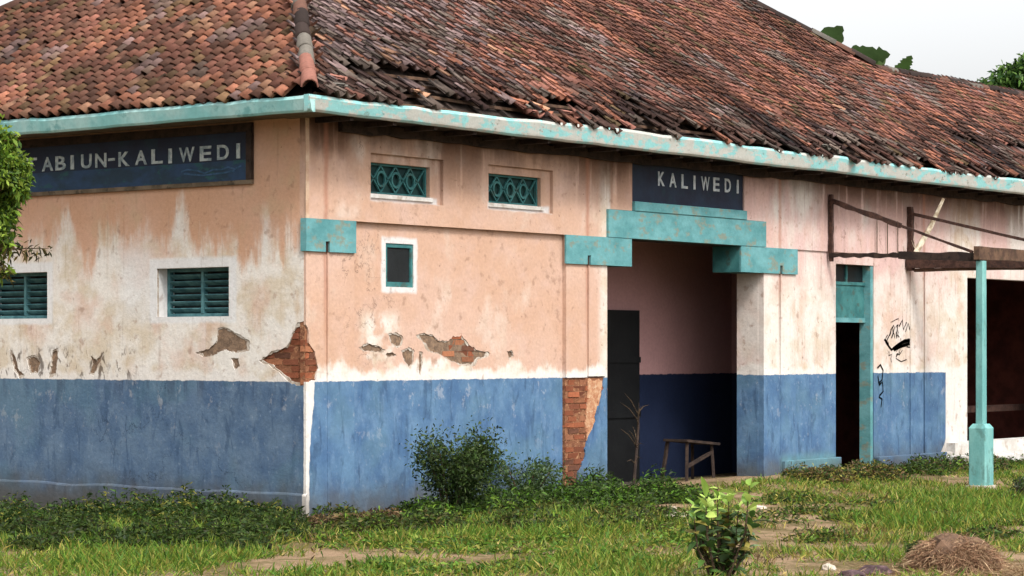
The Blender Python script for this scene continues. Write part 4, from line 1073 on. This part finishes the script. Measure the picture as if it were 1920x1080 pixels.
def zone(x0, x1, y0, y1, n, h0, h1, leaves, R=.3):
    out = []
    for i in range(n):
        a = x0+(x1-x0)*(i+.5)/n; b = r2.uniform(y0, y1); p = gpos(a, b)
        if p[0] > -.05 and p[1] > -.05: continue
        out.append((p[0], p[1], R*r2.uniform(.6,1.2), r2.uniform(h0, h1), leaves))
    return out
OLIVE = DGREEN + [srgb(92,96,44), srgb(108,100,52), srgb(84,100,40), srgb(72,72,40)]
weeds('weeds', 'rough olive weeds spreading in front of the dark shrub and blue wall', zone(610,1250,955,1000,46,.08,.22,520), OLIVE+GREENS[:1])
weeds('weeds', 'dark straggling weeds in the grass before the end wall', zone(-20,560,985,1030,44,.10,.28,520), DGREEN+[srgb(84,100,40), srgb(60,62,34)])
weeds('weeds', 'mixed green weeds in the yard between the bush and the post', zone(1440,1920,930,1020,34,.05,.14,300), OLIVE+GREENS[:2]+YELL[:1])
weeds('weeds', 'tufts of broad green weeds along the bottom edge of the yard', zone(640,1280,1010,1085,24,.05,.13,320), GREENS+DGREEN[1:2])
def blob_shrub(name, label, cat, base, R, H, n, pal, lw=(.02,.05), stems=7, shade=None, squash=1.0):
    t = thing(name, label, cat, base); bz = Vector(base)
    bm = bmesh.new(); tips = []
    for i in range(stems):
        a = rnd.uniform(0, 2*math.pi); q = rnd.uniform(.3,.85); p0 = Vector((math.cos(a)*.03, math.sin(a)*.03, -.05)); p2 = Vector((math.cos(a)*R*q, math.sin(a)*R*q, H*rnd.uniform(.6,.95))); p1 = p0.lerp(p2,.5)+Vector((0,0,H*.08))
        add_tube(bm, [p0,p1,p2], [.014,.009,.004], 5); tips += [p1, p2, p2.lerp(p1,.4)]
    bm_obj('stem', bm, M_BARK, t)
    P = []; 
    for i in range(n):
        c = rnd.choice(tips); P.append(c + Vector((rnd.gauss(0,R*.17), rnd.gauss(0,R*.17), rnd.gauss(0,H*.13))))
    P = np.array(P); P[:,2] = np.abs(P[:,2]); m = len(P)
    d = unit(nprnd.normal(size=(m,3))+[0,0,.35])
    o = leaf_object('foliage', [leaf_cloud(P, d, nprnd.uniform(*lw, m), nprnd.uniform(lw[0]*.35, lw[1]*.4, m), cols(pal, m, .5, 1.3), .3)], M_LEAF, t); o['kind'] = 'stuff'
    return t
g_ = on_ground(846, 972); blob_shrub('shrub', 'dark feathery shrub standing against the blue wall left of the entrance', 'shrub', (g_.x, g_.y, terrain(g_.x,g_.y)), .50, .76, 10000, DGREEN+DGREEN+[srgb(34,46,26), srgb(90,104,66)], (.025,.06), 12)
g_ = on_ground(985, 950); blob_shrub('shrub', 'thin grey green shrub right of the dark shrub by the blue wall', 'shrub', (g_.x, g_.y, terrain(g_.x,g_.y)), .42, .50, 2200, [srgb(100,122,84), srgb(84,108,60), srgb(60,84,40)], (.025,.06), 12)
g_ = on_ground(1716, 1062); blob_shrub('seedling', 'small dark seedling beside the dry grass heap', 'plant', (g_.x, g_.y, terrain(g_.x,g_.y)), .09, .19, 420, DGREEN, (.02,.045), 5)
g_ = on_ground(1900, 925); blob_shrub('shrub', 'low grey green shrub in front of the white step right of the post', 'shrub', (g_.x, g_.y, terrain(g_.x,g_.y)), .24, .24, 700, DGREEN+[srgb(110,120,100)], (.02,.05), 7)

# foreground bush: every leaf its own piece
def big_leaf(L, Wd, n=5, fold=.25, bend=.3, name='leaf', mat=None, ragged=0):
    v = []; f = []
    for i in range(n+1):
        s = i/n; w = Wd*.5*math.sin(math.pi*min(1, s*.92+.06))**.8 if i < n else 0.0005; z = -bend*L*s*s
        if ragged: w *= 1+rnd.uniform(-ragged, ragged*.3)
        v += [(-w, s*L, z+w*fold), (0, s*L, z), (w, s*L, z+w*fold)]
    for i in range(n):
        a = i*3; f += [(a,a+1,a+4,a+3),(a+1,a+2,a+5,a+4)]
    m = bpy.data.meshes.new(name); m.from_pydata(v, [], f); m.materials.append(mat or M_LEAFO)
    for p in m.polygons: p.use_smooth = True
    return m
FLM = [big_leaf(rnd.uniform(.085,.14), rnd.uniform(.035,.058), 5, .3, rnd.uniform(.1,.5)) for _ in range(5)]
fb = at_depth(1350, HY, 16.9); fbz = terrain(fb.x, fb.y)
FB = thing('leafy_bush', 'bright green leafy bush in the foreground in front of the entrance', 'bush', (fb.x, fb.y, fbz))
bm = bmesh.new(); shoots = []
for i in range(17):
    lat = -.22+.44*((i*7)%17)/16; dep = rnd.uniform(-.17,.17); h = rnd.uniform(.34,.56)
    if i == 0: lat, h = .19, .68
    if i == 1: lat, h = -.02, .65
    if i == 2: lat, h = .07, .60
    if i == 3: lat, h = -.11, .60
    tip = Vector((RIGHT.x*lat+FWD.x*dep, RIGHT.y*lat+FWD.y*dep, h)); p0 = Vector((tip.x*.12, tip.y*.12, -.05)); p1 = p0.lerp(tip,.55)+Vector((tip.x*.25,tip.y*.25,0))
    add_tube(bm, [p0,p1,tip], [.012,.008,.003], 5); shoots.append((p0,p1,tip))
bm_obj('stem', bm, M_BARK, FB)
cnt = 0
for k, (p0, p1, tip) in enumerate(shoots):
    nl = 17
    for i in range(nl):
        s = .25+.75*(i/(nl-1))**.8; p = (p0.lerp(p1, s/.55) if s < .55 else p1.lerp(tip, (s-.55)/.45)); a = i*2.4+k
        d = Vector((math.cos(a), math.sin(a), .35+.9*max(0,s-.75)*3)).normalized(); s_ = d.cross(Vector((0,0,1))).normalized(); u_ = s_.cross(d)
        o = link('leaf', FLM[rnd.randrange(5)], None, FB); sc = rnd.uniform(.8,1.25)*(1.0 if s < .9 else .85)
        o.matrix_basis = Matrix.Translation(p) @ Matrix((s_, d, u_)).transposed().to_4x4() @ Matrix.Rotation(rnd.gauss(0,.4),4,'X') @ Matrix.Rotation(rnd.gauss(0,.4),4,'Y') @ Matrix.Scale(sc,4)
        upper_leaf = p.z > .46  # leaves high on the bush take the paler greens
        c = rnd.choice([srgb(190,214,110), srgb(164,200,92), srgb(140,178,80)] if upper_leaf else [srgb(84,118,54), srgb(60,88,42), srgb(104,138,74), srgb(120,148,108), srgb(150,140,70)])
        kk = rnd.uniform(.7,1.2); o.color = (*[x*kk for x in c], 1); cnt += 1

# tree hanging in from the left, nearer than the building
def tree(name, label, base, H, crown, n, pal, lf=(.04,.09), trunk=.09, extra=()):
    t = thing(name, label, 'tree', base); bm = bmesh.new(); cz = [Vector(c[0]) for c in crown]
    top = Vector((0,0,H*.6)); add_tube(bm, [Vector((0,0,-.1)), Vector((.04,.02,H*.3)), top], [trunk,trunk*.8,trunk*.6], 8)
    bm_obj('trunk', bm, M_BARK, t)
    bm = bmesh.new(); P = []
    for c, r, w in crown:
        c = Vector(c); add_tube(bm, [top+Vector((0,0,-.2)), top.lerp(c,.5)+Vector((0,0,.1)), c], [trunk*.45,trunk*.3,trunk*.1], 6)
        for i in range(int(n*w)):
            v = Vector((rnd.gauss(0,1), rnd.gauss(0,1), rnd.gauss(0,1))).normalized()*r*rnd.random()**.45; v.z *= .8
            q = c+v
            if noise.noise(q*2.6/max(r,.5)*.8+Vector((7,3,1))) > -.12: P.append(q)
    bm_obj('limbs', bm, M_BARK, t)
    P = np.array([p[:] for p in P]); m = len(P)
    d = unit(nprnd.normal(size=(m,3))+[0,0,-.1])
    o = leaf_object('crown', [leaf_cloud(P, d, nprnd.uniform(*lf, m), nprnd.uniform(lf[0]*.4, lf[1]*.42, m), cols(pal, m, .5, 1.35), .5)], M_LEAF, t); o['kind'] = 'stuff'
    return t
TG = [srgb(128,158,52), srgb(98,132,44), srgb(150,172,72), srgb(60,88,34)]
c0 = at_depth(-190, HY, 18.5); tz = terrain(c0.x, c0.y)
def lc(px, py, D=18.5): p = at_depth(px, py, D); return tuple(p - Vector((c0.x, c0.y, tz)))
tree('tree', 'green leafy tree reaching in at the left edge before the end wall', (c0.x, c0.y, tz), 3.2,
     [(lc(-45,330),.42,1.5), (lc(-2,265),.17,.5), (lc(8,350),.18,.6), (lc(10,310),.20,.6), (lc(-30,440),.26,.5), (lc(-160,250),.7,1.2), (lc(-170,420),.6,.8), (lc(0,400),.14,.25), (lc(-10,500),.12,.2)], 3600, TG, (.035,.075), .07)
# dark lower bough with sparse yellowing leaves
bt = [o for o in C.objects if o.name.startswith('tree') and o.type == 'EMPTY'][-1]
bm = bmesh.new(); L_ = []
path = [Vector(lc(-150,420)), Vector(lc(-60,455)), Vector(lc(0,468)), Vector(lc(45,466)), Vector(lc(92,466))]
add_tube(bm, path, [.02,.014,.009,.005,.002], 5)
path2 = [Vector(lc(-60,455)), Vector(lc(-5,490)), Vector(lc(14,512))]; add_tube(bm, path2, [.012,.006,.002], 5)
bm_obj('bough', bm, M_BARK, bt)
P = []
for pth in (path, path2):
    for a, b in zip(pth[1:], pth[2:]):
        for i in range(46 if a.x else 40): P.append(a.lerp(b, rnd.random())+Vector((rnd.gauss(0,.025),rnd.gauss(0,.025),rnd.gauss(-.015,.03))))
P = np.array([p[:] for p in P]); m = len(P)
o = leaf_object('bough_leaves', [leaf_cloud(P, unit(nprnd.normal(size=(m,3))+[.2,-.3,-.3]), nprnd.uniform(.035,.08,m), nprnd.uniform(.012,.026,m), cols([srgb(62,66,34), srgb(96,86,44), srgb(44,50,28), srgb(120,104,56)], m, .6, 1.2), .5)], M_LEAF, bt); o['kind'] = 'stuff'

# banana plants behind the roof
BLM = [big_leaf(1.9, .74, 18, .35, .35, 'banana_leaf', M_LEAFO, .45) for _ in range(3)]
def banana(label, px, D, leaves):
    b = at_depth(px, HY, D); t = thing('banana_plant', label, 'banana plant', (b.x, b.y, 0), 'banana plants behind the roof')
    H = 5.6; bm = bmesh.new(); add_tube(bm, [(0,0,-.1),(.03,0,H*.5),(0,.02,H)], [.16,.13,.07], 9); bm_obj('trunk', bm, M_BARK, t)
    for (bx, by), (tx, ty), sc, wsc, roll in leaves:
        p = at_depth(bx, by, D)-Vector((b.x,b.y,0)); q = at_depth(tx, ty, D-.2)-Vector((b.x,b.y,0)); d = (q-p); L = d.length; d.normalize()
        s_ = d.cross(FWD).normalized(); u_ = s_.cross(d)
        o = link('banana_leaf', rnd.choice(BLM), None, t)
        o.matrix_basis = Matrix.Translation(p) @ Matrix((s_, d, u_)).transposed().to_4x4() @ Matrix.Rotation(roll,4,'Y') @ Matrix.Diagonal((wsc, L/1.9, L/1.9*.6, 1))
        c = rnd.choice([srgb(92,124,66), srgb(110,138,80), srgb(84,112,66)]); o.color = (*c, 1)
        bm = bmesh.new(); add_tube(bm, [(0,0,H), tuple((Vector((0,0,H)).lerp(p,.6))+Vector((0,0,.1))), tuple(p)], [.04,.03,.02], 5); bm_obj('leaf_stalk', bm, M_BARK, t)
banana('banana plant with one broad leaf raised above the roof hip', 1540, 46, [((1515,125),(1574,44),1,1.05,.35), ((1500,120),(1440,100),1,.8,1.0), ((1540,130),(1590,150),1,.9,.2)])
banana('banana plant with a drooping leaf lying over the roof line', 1620, 45, [((1565,118),(1668,93),1,.75,.5), ((1640,112),(1664,118),1,.6,.2), ((1600,150),(1560,160),1,.9,.4)])
banana('small banana plant with a short upright leaf right of the drooping one', 1700, 45, [((1682,150),(1706,100),1,.42,.3), ((1690,150),(1722,130),1,.45,.4), ((1670,150),(1694,128),1,.35,.2)])
# tree behind the lower ridge
c0 = at_depth(1990, HY, 52); 
def lf(px, py, D=52): p = at_depth(px, py, D); return tuple(p - Vector((c0.x, c0.y, 0)))
tree('tree', 'green leafy tree rising behind the lower roof ridge at the right edge', (c0.x, c0.y, 0), 7.2,
     [(lf(1858,172),.40,.8), (lf(1900,150),.50,.9), (lf(1842,185),.28,.5), (lf(1925,132),.36,.6), (lf(1955,125),.6,.8), (lf(2040,120),1.0,.9), (lf(2000,200),1.0,.9), (lf(1920,215),.6,.5), (lf(2100,220),1.1,.7)], 1700, [srgb(84,120,50), srgb(60,96,40), srgb(110,144,70), srgb(44,76,34)], (.10,.20), .14)
def tiny(px, py):
    pass
bm = bmesh.new(); a = at_depth(1753,168,39); add_tube(bm, [a-Vector((0,0,.35)), a+Vector((0,0,.12))], [.02,.012], 5)
sp = thing('roof_spike', 'short thin rod standing up from the lower roof ridge', 'rod', tuple(a-Vector((0,0,.35))))
rel(bm_obj('rod', bm, M_RUST, None), sp)

# ------------------------------------------------------------------ loose things on the ground
def stone(name, label, cat, px, py, sx, sy, sz, mat, seed, D=None):
    g0 = on_ground(px, py); z = terrain(g0.x, g0.y); bm = bmesh.new(); bmesh.ops.create_icosphere(bm, subdivisions=3, radius=1)
    for v in bm.verts:
        k = 1+.30*noise.noise(v.co*1.6+Vector((seed,0,0)))+.08*noise.noise(v.co*5+Vector((seed,0,0)))
        c = v.co*k; p = RIGHT*(c.x*sx)+FWD*(c.y*sy); v.co = Vector((p.x, p.y, c.z*sz+sz*.35))
    o = bm_obj(name, bm, mat, None); o.location = (g0.x, g0.y, z); return tag(o, label, cat)
stone('stone', 'pale cream stone lying in the grass at the bottom of the frame', 'stone', 1553, 1066, .055, .05, .035, M_STONE, 1)
stone('stone', 'flat pale slab fragment in the soil left of the leafy bush', 'stone', 1268, 966, .12, .12, .025, M_STONE, 4)
stone('stone', 'small white stone near the threshold of the entrance', 'stone', 1262, 951, .04, .04, .02, M_STONE, 6)
stone('stone', 'flat whitish stone just right of the leafy bush top', 'stone', 1422, 950, .09, .09, .025, M_STONE, 9)
stone('rubble_lump', 'dark purplish lump of rubble at the bottom edge near the pale stone', 'rubble', 1640, 1072, .14, .10, .05, M_RUB, 12)
stone('rubble_lump', 'small dark clod left of the larger purplish rubble lump', 'rubble', 1596, 1080, .10, .08, .04, M_RUB, 15)
# heap of dry grass
h = on_ground(1790, 1066); hz = terrain(h.x, h.y)
HP = tag(stone('hay_heap', 'heap of dry brown cut grass at the lower right', 'heap', 1790, 1066, .30, .24, .19, simple('heap_core', srgb(120,92,72), srgb(92,70,54), 20), 21), None)
n = 9000; a = nprnd.normal(size=(n,3)); a = unit(a); a[:,2] = np.abs(a[:,2]); rr = nprnd.uniform(.9,1.08,n)[:,None]; Q = a*rr
P = np.stack([RIGHT.x*Q[:,0]*.32+FWD.x*Q[:,1]*.27, RIGHT.y*Q[:,0]*.32+FWD.y*Q[:,1]*.27, Q[:,2]*.235], axis=1)
o = leaf_object('straw', [leaf_cloud(P, unit(nprnd.normal(size=(n,3))*[1,1,.35]), nprnd.uniform(.05,.12,n), nprnd.uniform(.003,.008,n), cols([srgb(196,158,126), srgb(168,130,102), srgb(206,176,138), srgb(140,106,82)], n), .4)], M_LEAF, HP); o['kind'] = 'stuff'
spots = []
n = 5000; X = nprnd.normal(0,.45,n); Dp = nprnd.normal(0,.35,n); c_ = on_ground(1860, 1072)
px_ = c_.x+RIGHT.x*X+FWD.x*Dp; py_ = c_.y+RIGHT.y*X+FWD.y*Dp; pz = np.array([terrain(p,q) for p,q in zip(px_,py_)])+.01
tag(leaf_object('straw', [leaf_cloud(np.stack([px_,py_,pz],axis=1), unit(nprnd.normal(size=(n,3))*[1,1,.15]+[0,0,.05]), nprnd.uniform(.06,.14,n), nprnd.uniform(.003,.008,n), cols([srgb(198,172,132), srgb(176,146,112), srgb(150,118,88)], n), .1)], M_LEAF), 'scattered pale straw right of the dry grass heap', 'straw', kind='stuff')
# broken tiles heaped at the eaves by the corner and in the gutter
for i in range(16):
    u = rnd.choice([rnd.uniform(.0,.5), rnd.uniform(3.0,3.7), rnd.uniform(1,12)]); t = rnd.uniform(-.05,.25)
    o = link('tile', rnd.choice(TM), None, RF); p = P_front(u, t, .01)
    o.matrix_basis = Matrix.Translation(p) @ Matrix.Rotation(math.atan(PT)*.6+rnd.uniform(-.25,.2),4,'X') @ Matrix.Rotation(rnd.uniform(-.7,.7),4,'Z'); c = PAL[rnd.choice(['pale','rose','orange','grey'])]; o.color = (*c,1)
print('tiles', len(tiles), 'bush leaves', cnt)
